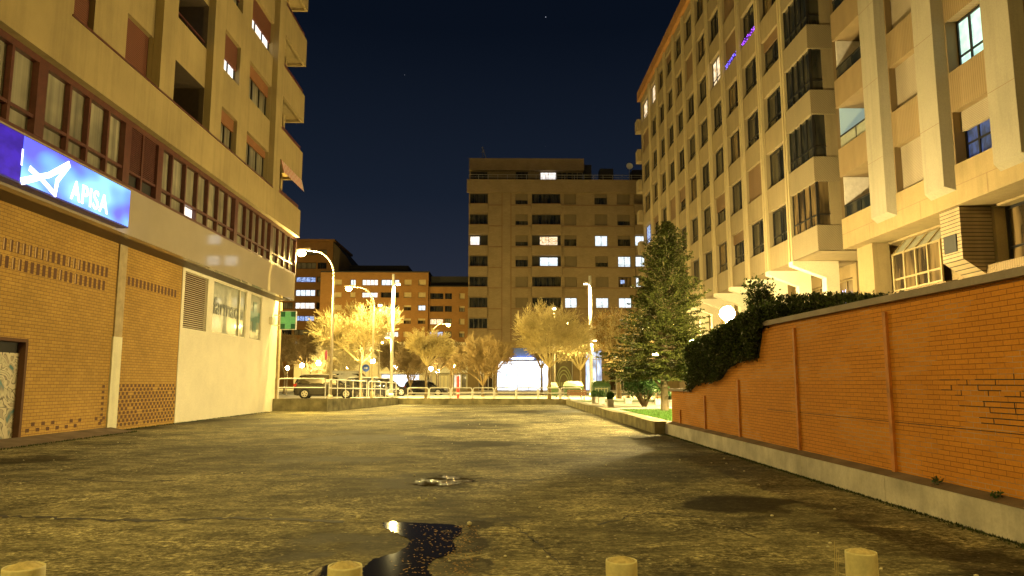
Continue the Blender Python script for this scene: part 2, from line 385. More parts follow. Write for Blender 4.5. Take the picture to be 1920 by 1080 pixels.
def wall_grid(mb, P, u0, u1, z0, z1, ops, depth=0.3, base=0.0, mi=0, ri=None):
    ri0 = ri
    us = sorted({u0, u1, *[o[0] for o in ops], *[o[1] for o in ops]}); zs = sorted({z0, z1, *[o[2] for o in ops], *[o[3] for o in ops]})
    us = [u for u in us if u0 - 1e-6 <= u <= u1 + 1e-6]; zs = [z for z in zs if z0 - 1e-6 <= z <= z1 + 1e-6]
    for a, b in zip(us[:-1], us[1:]):
        run = None
        for c, d in zip(zs[:-1], zs[1:]):
            um = (a + b) / 2; zm = (c + d) / 2
            if any(o[0] < um < o[1] and o[2] < zm < o[3] for o in ops): continue
            mb.quad(P.p(a, c, base), P.p(b, c, base), P.p(b, d, base), P.p(a, d, base), mi)
    if ri is None: ri = mi
    for o in ops:
        a, b, c, d = o[:4]; dd = base + (o[4] if len(o) > 4 else depth); ri = o[5] if len(o) > 5 else (mi if ri0 is None else ri0)
        mb.quad(P.p(a, c, base), P.p(b, c, base), P.p(b, c, dd), P.p(a, c, dd), ri)
        mb.quad(P.p(a, d, base), P.p(b, d, base), P.p(b, d, dd), P.p(a, d, dd), ri)
        mb.quad(P.p(a, c, base), P.p(a, d, base), P.p(a, d, dd), P.p(a, c, dd), ri)
        mb.quad(P.p(b, c, base), P.p(b, d, base), P.p(b, d, dd), P.p(b, c, dd), ri)
def window(parent, P, u0, u1, z0, z1, d, pane, frame, nv=1, fw=0.06, transom=None, shutter=0.0, smat=None, name='window', shutter_d=0.06, label=None):
    mb = MB(); P.box(mb, u0, u1, z0, z1, d, d + 0.03); o = mb.build(name, pane, parent)
    if label: o['label'] = label
    fb = MB(); e_ = 0.003
    P.box(fb, u0 + e_, u1 - e_, z0 + e_, z0 + fw, d - 0.045, d - 0.002); P.box(fb, u0 + e_, u1 - e_, z1 - fw, z1 - e_, d - 0.045, d - 0.002)
    P.box(fb, u0 + e_, u0 + fw, z0 + fw, z1 - fw, d - 0.045, d - 0.002); P.box(fb, u1 - fw, u1 - e_, z0 + fw, z1 - fw, d - 0.045, d - 0.002)
    for k in range(1, nv + 1):
        u = u0 + (u1 - u0) * k / (nv + 1); P.box(fb, u - fw * .5, u + fw * .5, z0 + fw, z1 - fw, d - 0.043, d - 0.003)
    if transom:
        z = z0 + (z1 - z0) * transom; P.box(fb, u0 + fw, u1 - fw, z - fw * .4, z + fw * .4, d - 0.041, d - 0.004)
    fb.build('frame', frame, o)
    if shutter > 0:
        sb = MB(); P.box(sb, u0 + 0.01, u1 - 0.01, z1 - (z1 - z0) * shutter, z1 - 0.005, d - 0.05 - shutter_d, d - 0.05); sb.build('shutter', smat, o)
    return o

# ------------------------------------------------------------------ terrain, plaza, road, lot
mb = MB(); mb.quad((-900, -300, -0.12), (900, -300, -0.12), (900, 1500, -0.12), (-900, 1500, -0.12)); tag(mb.build('terrain', M['terrain']), kind='structure')

LOT = [(-11.35, -25), (4.6, -25), (4.6, 20.4), (4.3, 20.4), (4.3, 48), (-6.7, 49), (-8.6, 36.9), (-11.35, 36.9)]
def lot_material():
    m, t, b = new_mat('worn_asphalt')
    v = coords(t)
    wn = N(t, 'ShaderNodeTexNoise'); wn.inputs['Scale'].default_value = 1.5; wn.inputs['Detail'].default_value = 5; t.links.new(v, wn.inputs['Vector'])
    big = noise_(t, v, 0.33, 6, 0.68)
    mid = noise_(t, coords(t, (1, 1.6, 1)), 2.1, 6, 0.7)
    fine = noise_(t, v, 26, 4, 0.75)
    grit = noise_(t, coords(t, (1, 1.4, 1)), 13, 8, 0.82)
    c = ramp(t, grit, [(0.40, (0.040, 0.034, 0.018)), (0.50, (0.22, 0.192, 0.096)), (0.59, (0.66, 0.60, 0.33))])
    worn = ramp(t, noise_(t, v, 0.8, 6, 0.7), [(0.42, g(0.0)), (0.56, g(0.75))])
    c = mixc(t, worn, c, ramp(t, noise_(t, v, 5, 8, 0.8), [(0.35, (0.11, 0.098, 0.05)), (0.65, (0.30, 0.27, 0.145))]))
    c = mixc(t, 0.85, c, ramp(t, mid, [(0.34, g(0.28)), (0.48, g(0.85)), (0.62, g(1.5))]), 'MULTIPLY')
    c = mixc(t, 0.9, c, ramp(t, big, [(0.39, g(0.22)), (0.49, g(0.75)), (0.61, g(1.35))]), 'MULTIPLY')
    c = mixc(t, 0.7, c, ramp(t, fine, [(0.34, g(0.3)), (0.52, g(1.0)), (0.70, g(1.8))]), 'MULTIPLY')
    # pale exposed aggregate and worn flakes
    fl = noise_(t, coords(t, (1, 2.0, 1)), 9, 5, 0.7)
    c = mixc(t, ramp(t, fl, [(0.60, g(0)), (0.68, g(0.7))]), c, (0.34, 0.285, 0.14))
    vo = N(t, 'ShaderNodeTexVoronoi'); vo.inputs['Scale'].default_value = 9; t.links.new(v, vo.inputs['Vector'])
    c = mixc(t, ramp(t, vo.outputs['Distance'], [(0.08, g(0.95)), (0.14, g(0))]), c, (0.5, 0.45, 0.28))
    # damp stains, on the right partly painted lamp shadow: each an irregular ground patch
    vn = t.nodes.new('ShaderNodeVectorMath'); vn.operation = 'MULTIPLY_ADD'
    t.links.new(wn.outputs['Color'], vn.inputs[0]); vn.inputs[1].default_value = (1.7, 1.7, 0); 
    cc = t.nodes.new('ShaderNodeTexCoord'); t.links.new(cc.outputs['Object'], vn.inputs[2])
    tot = None
    for (px, py, rx, ry, st) in STAINS_AND_SHADE:
        X0, Y0 = AZ(px, py); X1, _ = AZ(px + rx, py); _, Ya = AZ(px, py - ry); _, Yb = AZ(px, py + ry)
        sx = abs(X1 - X0); sy = abs(Ya - Yb) / 2; Y0 = (Ya + Yb) / 2
        a = t.nodes.new('ShaderNodeVectorMath'); a.operation = 'SUBTRACT'; t.links.new(vn.outputs[0], a.inputs[0]); a.inputs[1].default_value = (X0 + .85, Y0 + .85, 0)
        q = t.nodes.new('ShaderNodeVectorMath'); q.operation = 'MULTIPLY'; t.links.new(a.outputs[0], q.inputs[0]); q.inputs[1].default_value = (1 / sx, 1 / sy, 0)
        l = t.nodes.new('ShaderNodeVectorMath'); l.operation = 'LENGTH'; t.links.new(q.outputs[0], l.inputs[0])
        r = t.nodes.new('ShaderNodeMapRange'); r.inputs['From Min'].default_value = 1.18; r.inputs['From Max'].default_value = 0.82
        r.inputs['To Max'].default_value = st; t.links.new(l.outputs['Value'], r.inputs['Value'])
        tot = r.outputs[0] if tot is None else math_(t, 'MAXIMUM', tot, r.outputs[0])
    c = mixc(t, tot, c, (0.018, 0.014, 0.009))
    t.links.new(c, b.inputs['Base Color'])
    ro = mixc(t, ramp(t, big, [(0.32, g(0.45)), (0.45, g(0))]), g(0.9), g(0.62))
    ro = mixc(t, tot, ro, g(0.6)); t.links.new(ro, b.inputs['Roughness'])
    t.links.new(math_(t, 'MULTIPLY', math_(t, 'SUBTRACT', 1.0, tot), 0.13), b.inputs['Specular IOR Level'])
    h = mixc(t, 0.5, fine, fl); bump(t, b, h, 0.55, 0.015)
    return m
STAINS_AND_SHADE = [(790, 1035, 115, 75, .55), (805, 902, 100, 15, .8), (1390, 945, 90, 20, .85), (1640, 1002, 110, 22, .6), (1200, 832, 140, 13, .55), (905, 832, 60, 6, .7), (880, 1020, 26, 55, .85),
          (640, 1015, 90, 12, .7), (560, 1045, 60, 10, .7), (60, 862, 80, 7, .7), (700, 822, 130, 7, .6), (450, 790, 90, 6, .55), (900, 800, 90, 5, .6),
          (860, 972, 120, 9, .6), (1010, 772, 90, 3, .6), (780, 785, 100, 4, .5), (1180, 880, 120, 14, .35), (1500, 905, 120, 16, .45), (330, 880, 120, 8, .35), (1310, 872, 170, 22, .55), (1760, 1040, 130, 26, .6), (1500, 965, 110, 22, .5), (1000, 860, 200, 8, .35), (620, 862, 140, 6, .4)]
M['lot'] = lot_material()
lot = MB()
nx, ny = 2, 2
bm = bmesh.new(); vs = [bm.verts.new((x, y, 0)) for x, y in LOT]; f = bm.faces.new(vs); f.normal_update(); bmesh.ops.triangulate(bm, faces=[f])
me = bpy.data.meshes.new('ground'); bm.to_mesh(me); bm.free(); me.materials.append(M['lot']); o = bpy.data.objects.new('ground', me); COL.objects.link(o); tag(o, kind='structure')

PZ = 0.3
def flat(name, pts, z, mat, kind='structure', th=None):
    bm = bmesh.new(); f = bm.faces.new([bm.verts.new((x, y, z)) for x, y in pts]); f.normal_update()
    if f.normal.z < 0: f.normal_flip()
    bmesh.ops.triangulate(bm, faces=[f])
    me = bpy.data.meshes.new(name); bm.to_mesh(me); bm.free(); me.materials.append(mat); o = bpy.data.objects.new(name, me); COL.objects.link(o); tag(o, kind=kind); return o
flat('plaza_pavement', [(-90, 37.2), (-8.75, 37.2), (-6.9, 49.3), (4.55, 48.3), (4.55, 20.55), (70, 20.55), (70, 66), (-90, 66)], PZ, M['paving'])
flat('road', [(-200, 66.15), (200, 66.15), (200, 92), (-200, 92)], 0.17, M['road'])
mb = MB(); mb.box(-200, 200, 66.0, 66.15, -0.1, PZ + 0.003); mb.box(-200, 200, 92.0, 92.15, -0.1, PZ + 0.003); tag(mb.build('kerb', M['concrete']), kind='structure')
flat('far_pavement', [(-200, 92.15), (200, 92.15), (200, 400), (-200, 400)], PZ - 0.002, M['paving'])
mb = MB()
for x in range(-60, 60, 6): mb.quad((x, 78.9, 0.174), (x + 3, 78.9, 0.174), (x + 3, 79.05, 0.174), (x, 79.05, 0.174))
tag(mb.build('road_marking', M['white_paint']), kind='structure')
flat('terrace_ground', [(5.0, -10), (60, -10), (60, 20.3), (5.0, 20.3)], 1.6, M['terrain'])
LAWN = [(4.95, 20.9), (13, 20.9), (13, 30.5), (8.5, 31.3), (4.95, 30.8)]
flat('lawn', LAWN, PZ + 0.012, M['grass'])
flat('lawn_far', [(4.75, 42.5), (14, 43.5), (14, 47), (4.75, 46.5)], PZ + 0.012, M['grass'])
mb = MB(); rnd = random.Random(3)
for _ in range(16000):
    x = rnd.uniform(4.95, 9.6); y = rnd.uniform(20.9, 30.6); h = rnd.uniform(0.03, 0.075); a = rnd.uniform(0, 6.28); wd = 0.006
    dx, dy = math.cos(a) * wd, math.sin(a) * wd; lx, ly = rnd.uniform(-.02, .02), rnd.uniform(-.02, .02)
    mb.tri((x - dx, y - dy, PZ + .01), (x + dx, y + dy, PZ + .01), (x + lx, y + ly, PZ + .01 + h))
tag(mb.build('grass', M['blade']), 'short green grass of the small lawn behind the low wall', 'grass', kind='stuff')

# water lying on the lot
def outline(name, pts, z, mat, jitter=0.0, kind='structure', sub=3):
    P_ = [AZ(px, py, z) for px, py in pts]; out_ = []
    rr = random.Random(len(pts))
    for (a, b) in zip(P_, P_[1:] + P_[:1]):
        for k in range(sub):
            s_ = k / sub; x = a[0] + (b[0] - a[0]) * s_; y = a[1] + (b[1] - a[1]) * s_
            out_.append((x + rr.uniform(-jitter, jitter), y + rr.uniform(-jitter, jitter)))
    return flat(name, out_, z, mat, kind)
outline('puddle_water', [(716, 980), (735, 978), (800, 981), (850, 983), (868, 990), (862, 1003), (850, 1012), (855, 1030), (840, 1040), (815, 1048), (800, 1062), (812, 1085), (805, 1110), (690, 1110), (678, 1085), (682, 1062), (700, 1048), (740, 1037), (765, 1024), (771, 1012), (745, 1000), (722, 990)], 0.004, M['water'], 0.014, sub=9)
outline('puddle_water', [(772, 908), (790, 898), (830, 892), (866, 893), (885, 899), (868, 907), (835, 910), (796, 912)], 0.004, M['ripple'], 0.07, sub=12)
outline('puddle_water', [(575, 1078), (592, 1066), (618, 1058), (640, 1064), (630, 1080), (600, 1092)], 0.004, M['water'], 0.012, sub=8)
def crack(pts, wd, name='ground_crack'):
    mb = MB(); rr = random.Random(5); P_ = []; wd *= 3.2
    for (a, b) in zip(pts[:-1], pts[1:]):
        n = 10
        for k in range(n):
            s_ = k / n; x, y = AZ(a[0] + (b[0] - a[0]) * s_, a[1] + (b[1] - a[1]) * s_); P_.append((x + rr.uniform(-.02, .02), y + rr.uniform(-.05, .05), wd * rr.uniform(.4, 1.5)))
    for a, b in zip(P_[:-1], P_[1:]):
        mb.quad((a[0], a[1] - a[2], .003), (b[0], b[1] - b[2], .003), (b[0], b[1] + b[2], .003), (a[0], a[1] + a[2], .003))
    tag(mb.build(name, M['dark']), kind='structure')
crack([(-20, 968), (60, 970), (180, 975), (300, 976), (430, 972), (560, 975), (650, 980)], 0.016)
crack([(545, 890), (640, 897), (760, 901)], 0.012)
crack([(900, 902), (960, 903), (1030, 899)], 0.012)
crack([(0, 905), (120, 899), (260, 905), (330, 900)], 0.010)
crack([(960, 860), (1080, 862), (1190, 858)], 0.014)
crack([(1120, 985), (1210, 962), (1330, 972), (1420, 1010)], 0.007)
crack([(880, 978), (930, 972), (970, 990), (1010, 1020), (1050, 1060)], 0.010)

mb = MB(); rr = random.Random(31)
for _ in range(420):
    px = rr.gauss(825, 45); py = rr.uniform(985, 1078)
    if rr.random() < .4: px = rr.gauss(872, 16)
    x, y = AZ(px, py, .006); L = rr.uniform(.006, .02); a = rr.uniform(0, 3.14); dx, dy = math.cos(a) * L, math.sin(a) * L
    mb.quad((x - dx, y - dy, .007), (x + dy * .4, y - dx * .4, .008), (x + dx, y + dy, .010), (x - dy * .4, y + dx * .4, .008))
tag(mb.build('leaf_litter', M['dry_leaf']), 'dry leaf scraps and silt lying in the large puddle', 'leaf litter', kind='stuff')
# stones and litter
mb = MB(); rr = random.Random(11)
for _ in range(260):
    y = 3.6 + 30 * rr.random() ** 1.7; x = rr.uniform(-10.5, 4.2); r = rr.uniform(0.008, 0.022)
    mb.ico((x, y, r * .4), r, 1, 0.6)
for px, py, r in ((672, 972, .03), (880, 984, .028), (786, 936, .025), (815, 936, .02), (803, 930, .015)):
    x, y = AZ(px, py); mb.ico((x, y, r * .5), r, 1, 0.8)
tag(mb.build('pebbles', M['pipe_white']), 'pale pebbles scattered over the asphalt lot', 'pebbles', kind='stuff')

# ------------------------------------------------------------------ street lamps (their light in their builder)
def point_light(name, loc, power, color, radius=0.12, parent=None):
    l = bpy.data.lights.new(name, 'POINT'); l.energy = power * LAMP_POWER; l.color = color; l.shadow_soft_size = radius
    o = bpy.data.objects.new(name, l); COL.objects.link(o)
    if parent is not None: o.parent = parent; o.location = Vector(loc) - wloc(parent)
    else: o.location = loc
    return o
M['bulb_sodium'] = mat_emit('sodium_bulb', (1.0, 0.75, 0.25), 60)
M['bulb_warm'] = mat_emit('warm_bulb', (1.0, 0.84, 0.5), 40)
def hook_lamp(x, y, z0, ztop, dx, dy, power, label, base_r=0.085):
    t = thing('street_lamp', (x, y, z0), label, 'street lamp')
    mb = MB(); mb.tube((x, y, z0), (x, y, ztop - 1.3), base_r, base_r * .62, 12); mb.tube((x, y, z0), (x, y, z0 + 0.5), base_r * 1.5, base_r * 1.4, 12)
    L = math.hypot(dx, dy); pts = []
    for k in range(13):
        a = math.pi / 2 * k / 12; pts.append((x + dx * 0.8 * (1 - math.cos(a)), y + dy * 0.8 * (1 - math.cos(a)), ztop - 1.3 + 1.3 * math.sin(a)))
    pts.append((x + dx, y + dy, ztop + 0.02)); mb.path(pts, base_r * .5, 8)
    mb.build('pole', M['lamp_metal'], t, smooth=True)
    hx, hy = x + dx, y + dy
    hb = MB(); ux, uy = dx / L, dy / L
    hb.prism([(hx - ux * .15, hy - uy * .15, ztop + .13), (hx + ux * .6, hy + uy * .6, ztop + .06), (hx + ux * .6, hy + uy * .6, ztop + .01), (hx - ux * .15, hy - uy * .15, ztop + .01)], (-uy * .24, ux * .24, 0))
    hb.build('lamp_head', M['metal'], t)
    bx, by, bz = hx + ux * .3 - uy * .12, hy + uy * .3 + ux * .12, ztop - .1
    b = MB(); b.ico((bx, by, bz - .04), .23, 2, 0.75); b.build('bulb', M['bulb_' + ('sodium')], t, smooth=True)
    point_light('lamp_light', (bx, by, bz - .40), power, SODIUM, .15, t)
    return t
def globe_lamp(x, y, z0, zg, r, strength, label, group=None, mat=None, name='globe_lamp'):
    t = thing(name, (x, y, z0), label, 'lamp', group)
    mb = MB(); mb.tube((x, y, z0), (x, y, zg - r), .05, .035, 10); mb.tube((x, y, z0), (x, y, z0 + .35), .08, .075, 10); mb.tube((x, y, zg - r - .06), (x, y, zg - r + .03), .09, .07, 10)
    mb.build('post', M['lamp_metal'], t)
    g_ = MB(); g_.ico((x, y, zg), r, 2); g_.build('globe', mat or mat_emit('globe_light', (1.0, 0.76, 0.32), strength * LAMP_POWER), t, smooth=True)
    return t
def mast(x, y, z0, ztop, sx, heads, label):
    t = thing('light_mast', (x, y, z0), label, 'light mast')
    mb = MB(); mb.tube((x, y, z0), (x, y, ztop), .14, .11, 14); mb.tube((x, y, z0), (x, y, z0 + .3), .2, .19, 14); mb.build('pole', M['white_paint'], t, smooth=True)
    for (hz, hx, pw) in heads:
        h = MB(); h.box(x + hx * .35, x + hx, y - .16, y + .16, hz, hz + .12); h.tube((x, y, hz + .06), (x + hx * .4, y, hz + .06), .04, .04, 8); h.build('floodlight', M['metal'], t)
        b = MB(); b.box(x + hx * .42, x + hx * .94, y - .13, y + .13, hz - .05, hz - .003); b.build('bulb', M['bulb_warm'], t)
        l = bpy.data.lights.new('lamp_light', 'SPOT'); l.energy = pw * LAMP_POWER; l.color = WARM; l.shadow_soft_size = .12; l.spot_size = R(155); l.spot_blend = .5
        lo = bpy.data.objects.new('lamp_light', l); COL.objects.link(lo); lo.parent = t; lo.location = Vector((x + hx * .7, y - .15, hz - .12)) - wloc(t); lo.rotation_euler = (R(-14), 0, 0)
    return t
Xp, _ = AY(619, 745, 38.0)
hx_, hz_ = AY(563, 474, 38.0)
hook_lamp(Xp, 38.0, PZ, hz_ + .1, hx_ - Xp + .4, 0, 2200, 'tall hooked street lamp on the corner of the left retaining wall')
Xp, _ = AY(697, 745, 53.0); hx_, hz_ = AY(652, 541, 53.0)
hook_lamp(Xp, 53.0, PZ, hz_ + .1, hx_ - Xp + .4, 0, 480, 'hooked street lamp standing in the crown of the largest bare tree')
# unseen lamps added off-frame to light the facades, brick wall and bollards
hook_lamp(-8.6, -2.0, 0.0, 8.8, 1.6, 0.3, 900, 'hooked street lamp beside the left building, outside the picture')
hook_lamp(9.6, 2.6, 0.0, 9.2, -1.5, 0.3, 420, 'hooked street lamp behind the orange brick wall, outside the picture')
Xp, zt = AY(738, 514, 57.0)
mast(Xp, 57.0, PZ, zt, 1, [(AY(738, 533, 57)[1], .55, 3400), (AY(738, 633, 57)[1], -.55, 1500)], 'tall white light mast on the left, floodlights at two heights')
Xp, zt = AY(1106, 517, 57.0)
mast(Xp, 57.0, PZ, zt, -1, [(AY(1106, 532, 57)[1], -.5, 3400), (AY(1106, 638, 57)[1], .5, 3000)], 'tall white light mast on the right, between bench and green container')
def top_lamp(px, pyl, Y, power, label, pcol='bulb_warm'):
    X, z = AY(px, pyl, Y); t = thing('street_lamp', (X, Y, PZ), label, 'street lamp')
    mb = MB(); mb.tube((X, Y, PZ), (X, Y, z - .05), .08, .05, 10); mb.build('pole', M['lamp_metal'], t, smooth=True)
    h = MB(); h.lathe([(0.0, .2), (.2, .14), (.26, .05), (.24, .0)], (X, Y, z), 14); h.build('lamp_head', M['metal'], t)
    b = MB(); b.ico((X, Y, z - .03), .14, 2, .8); b.build('bulb', M[pcol], t, smooth=True)
    point_light('lamp_light', (X, Y, z - .34), power, WARM, .12, t)
top_lamp(713, 572, 62, 600, 'slim post lamp right of the largest bare tree crown')
top_lamp(1039, 578, 62, 600, 'slim post lamp rising behind the wide bare tree in front of the bright shop')
for i, (px, py, Y, s_, lab) in enumerate([(539, 690, 80, 60, 'farthest left globe lamp beside the pharmacy wall'), (566, 685, 74, 60, 'globe lamp behind the rear of the parked people carrier'),
        (597, 681, 68, 70, 'globe lamp above the roof of the parked people carrier'), (652, 688, 76, 60, 'globe lamp between hooked lamp pole and the big bare tree'),
        (699, 677, 66, 60, 'globe lamp next to the blue round sign'), (743, 688, 74, 50, 'globe lamp just right of the left light mast'),
        (808, 691, 76, 60, 'globe lamp behind the thin yellow lit tree'), (821, 696, 80, 50, 'globe lamp lowest beside the beige shutter'), (849, 685, 66, 100, 'brightest plaza globe lamp, in the fork of a small bare tree')]):
    X, z = AY(px, py, Y); globe_lamp(X, Y, PZ if Y < 66 or Y > 92 else 0.17, z, .2, s_ * 1.5, lab, 'globe lamps round the plaza')
X, z = AY(1364, 588, 23.4)
globe_lamp(X, 23.4, PZ, z, .24, 1000, 'brilliant globe lamp above the hedge at the end of the brick wall')
globe_lamp(8.7, 33.2, PZ, 3.2, .2, 1100, 'globe lamp hidden behind the conifer, lighting the building columns', mat=None)
globe_lamp(11.0, 52.0, PZ, 3.4, .2, 300, 'globe lamp farther along the right building, behind the conifer')

for (x_, y_, p_, lab) in ((-8.0, 86.0, 1100, 'far hooked street lamp left of the central tower'), (6.0, 84.0, 900, 'far hooked street lamp in front of the central tower shops'), (19.0, 86.0, 900, 'far hooked street lamp hidden behind the conifer'),  # lamps added along the far street to brighten the distant facades
                        (-22.0, 124.0, 3200, 'farthest hooked street lamp before the orange brick building'), (-40.0, 128.0, 3600, 'farthest hooked street lamp before the mansard block')):
    hook_lamp(x_, y_, .17 if y_ < 92 else PZ, 8.4, 1.6, 1.2, p_, lab)
# ------------------------------------------------------------------ LEFT BUILDING
XU, XR, XB, XW = -10.2, -10.45, -10.4, -11.35
YE = AX(567, 300, XU)[0]
LB = thing('apartment_building', (-14, 20, 0), 'beige apartment block on the left, long red framed window band over a brick ground floor', 'building')
Pu = Plane('X', XU, -1); Pr = Plane('X', XR, -1); Pb = Plane('X', XB, -1); Pw = Plane('X', XW, -1)
SILL, HEAD, FL = 10.10, 11.70, 3.05
ZU, ZBT, ZS, ZT = 8.73, 6.81, 5.50, 25.6
yA0, yA1 = AX(137, 38, XU)[0], AX(192, 80, XU)[0]; yB0, yB1 = AX(250, 130, XU)[0], AX(298, 172, XU)[0]
yP1 = (yB1, AX(324, 197, XU)[0]); yP2 = (AX(392, 255, XU)[0], AX(412, 273, XU)[0]); yC = (yP2[1], AX(453, 308, XU)[0])
yD = (AX(471, 323, XU)[0], AX(511, 357, XU)[0]); yP3 = (yD[1], AX(524, 340, XU)[0])
mb = MB()
Y0 = 2.0
wall_grid(mb, Pu, Y0, yP3[1], ZU, SILL, [])                                       # lower band of the upper block
wall_grid(mb, Pu, Y0, yA0, SILL, ZT, [(8, 10.4, SILL + FL * k, HEAD + FL * k, .4) for k in range(5)])
ops = []
for k in range(5):
    a, b = SILL + FL * k, HEAD + FL * k
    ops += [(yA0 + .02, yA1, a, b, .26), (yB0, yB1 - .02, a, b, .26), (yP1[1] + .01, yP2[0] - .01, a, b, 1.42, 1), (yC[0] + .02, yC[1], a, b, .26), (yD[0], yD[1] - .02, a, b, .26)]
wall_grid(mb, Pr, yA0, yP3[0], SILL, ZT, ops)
for (a, b) in (yP1, yP2, yP3): mb.box(XU, XR - .12, a, b, SILL, ZT)
mb.quad(Pu.p(yA0, SILL), Pu.p(yP3[0], SILL), Pr.p(yP3[0], SILL), Pr.p(yA0, SILL)); mb.quad(Pu.p(yA0, SILL), Pu.p(yA0, ZT), Pr.p(yA0, ZT), Pr.p(yA0, SILL))
mb.quad(Pu.p(Y0, ZU), Pu.p(YE, ZU), Pu.p(YE, ZU, .5), Pu.p(Y0, ZU, .5))                # underside lip
mb.quad(Pu.p(yP3[1], ZU), Pu.p(YE, ZU), Pu.p(YE, SILL), Pu.p(yP3[1], SILL)); mb.quad((XU, YE, ZU), (-24, YE, ZU), (-24, YE, SILL), (XU, YE, SILL))
mb.box(-12.6, -24, yP3[0] - .3, YE - .9, SILL, ZT)
mb.box(-11.9, -24, Y0, yP3[0] - .3, SILL - .3, ZT - .02)
mb.box(XU - .1, -24, Y0, YE - .01, SILL - .25, SILL - .006)
mb.quad((XU, Y0, ZU), (-24, Y0, ZU), (-24, Y0, ZT), (XU, Y0, ZT))
mb.box(XU - .02, -24, Y0, YE, ZT, ZT + .3)
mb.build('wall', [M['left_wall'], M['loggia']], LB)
mb = MB(); mb.box(XU + .03, XR - .2, yA0 - .05, yP3[0], SILL - .045, SILL + .004); mb.build('sill_course', M['red_wood'], LB)
for k in range(5):
    a, b = SILL + FL * k, HEAD + FL * k
    window(LB, Pr, yA0 + .02, yA1, a, b, .25, M['glass'], M['red_wood'], 1, .05, shutter=1.0 - .0001, smat=M['shutter_red'])
    window(LB, Pr, yB0, yB1 - .02, a, b, .25, M['glass'], M['red_wood'], 1, .05, shutter=.999, smat=M['shutter_red'])
    cs = (.3, .62, .7, .5, .4)[k]; ds = (.2, .32, .6, .5, .4)[k]
    window(LB, Pr, yC[0] + .02, yC[1], a, b, .25, M['lit_white'] if k == 1 else M['curtain'], M['black_frame'], 2, .07, shutter=cs, smat=M['shutter_orange' if k == 0 else 'shutter_red'])
    window(LB, Pr, yD[0], yD[1] - .02, a, b, .25, M['lit_white'] if k == 2 else M['curtain'], M['black_frame'], 2, .07, shutter=ds, smat=M['shutter_orange' if k < 2 else 'shutter_red'])
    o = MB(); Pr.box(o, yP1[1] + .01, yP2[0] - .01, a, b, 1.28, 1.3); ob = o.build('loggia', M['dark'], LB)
    o = MB(); Pr.box(o, yP1[1] + .02, yP2[0] - .02, a + .22, a + .27, .06, .1); [Pr.box(o, yP1[1] + .02 + q * .68, yP1[1] + .05 + q * .68, a, a + .22, .07, .09) for q in range(5)]; o.build('railing', M['red_wood'], ob)
    window(ob, Pr, yP1[1] + .7, yP2[0] - .9, a + .02, b - .15, 1.24, M['lit_cool'] if k == 1 else M['glass'], M['black_frame'], 1, .09, shutter=.45 if k == 1 else 0, smat=M['dark'])
    # corner balconies
    c = MB()
    if k >= 0:
        z0, z1 = HEAD + FL * k, SILL + FL * (k + 1) - .005
        c.box(XU, XU - .14, yP3[1], YE, z0, z1 + .005); c.box(XU - .14, -13.2, YE - .14, YE, z0, z1 + .005)
        c.box(XU - .14, -13.2, yP3[1], YE - .14, z0 + .12, z0 + .3)
        c.box(-10.95, -11.15, YE - 1.0, YE - .7, SILL + FL * k, z0 + .12)
    bo = c.build('balcony', M['left_wall'], LB)
    r_ = MB(); r_.box(XU - .04, XU - .08, yP3[1], YE - .3, SILL + FL * k + .0, SILL + FL * k + .22); r_.build('railing', M['red_wood'], bo)
    d_ = MB(); d_.box(-12.55, -12.58, yP3[1] + .2, YE - 1.1, SILL + FL * k, HEAD + FL * k); d_.build('door', M['glass'], bo)
# awning and plants of the lowest balcony
aw = MB(); n = 26
for q in range(n):
    u0 = yP3[1] + .05 + (YE - .1 - yP3[1]) * q / n; u1 = yP3[1] + .05 + (YE - .1 - yP3[1]) * (q + 1) / n
    aw.quad((XU + .02, u0, HEAD - .02), (XU + .02, u1, HEAD - .02), (XU + .16, u1, HEAD - .62), (XU + .16, u0, HEAD - .62), q % 2)
aw.build('awning', [mat_plain('awning_red', (.45, .09, .07), .8), mat_plain('awning_cream', (.6, .55, .45), .8)], LB)
# strip window band
def py_(px, side=XB): return AX(px, 718 - (938 - px) * 0.62, side)[0]
frames = [(-60, 78, [-40, -12, 23]), (78, 239, [132, 168, 204]), (239, 300, [269]), (300, 443, [324, 349, 371, 391, 410, 427]), (443, 509, [462, 474, 485.5, 497]), (509, 556, [523, 534, 544])]
TRZ = 7.30
for gi, (a, b, mull) in enumerate(frames):
    ya, yb = py_(a), py_(b)
    lou = gi == 2
    pb = MB(); Pb.box(pb, ya + .01, yb - .01, ZBT + .01, ZU - .01, .16, .2)
    w_ = pb.build('strip_window', M['dark'] if lou else M['curtain'], LB)
    fb = MB()
    Pb.box(fb, ya, yb, ZBT, ZBT + .09, .02, .155); Pb.box(fb, ya, yb, ZU - .16, ZU, .02, .155); Pb.box(fb, ya + .1, yb - .1, TRZ - .04, TRZ + .04, .03, .15)
    Pb.box(fb, ya, ya + .17, ZBT + .09, ZU - .16, .0, .155); Pb.box(fb, yb - .17, yb, ZBT + .09, ZU - .16, .0, .155)
    for px in mull:
        y = py_(px); Pb.box(fb, y - .045, y + .045, ZBT + .09, ZU - .16, .025, .152)
    if lou:
        for q in range(22): z = TRZ + .08 + q * .055; Pb.box(fb, ya + .22, yb - .22, z, z + .03, .06, .12)
    fb.build('frame', M['red_wood'], w_)
o = MB(); Pb.box(o, py_(349) + .06, py_(371) - .06, ZBT + .12, TRZ - .06, .145, .158); o.build('lit_pane', M['lit_white'], LB)
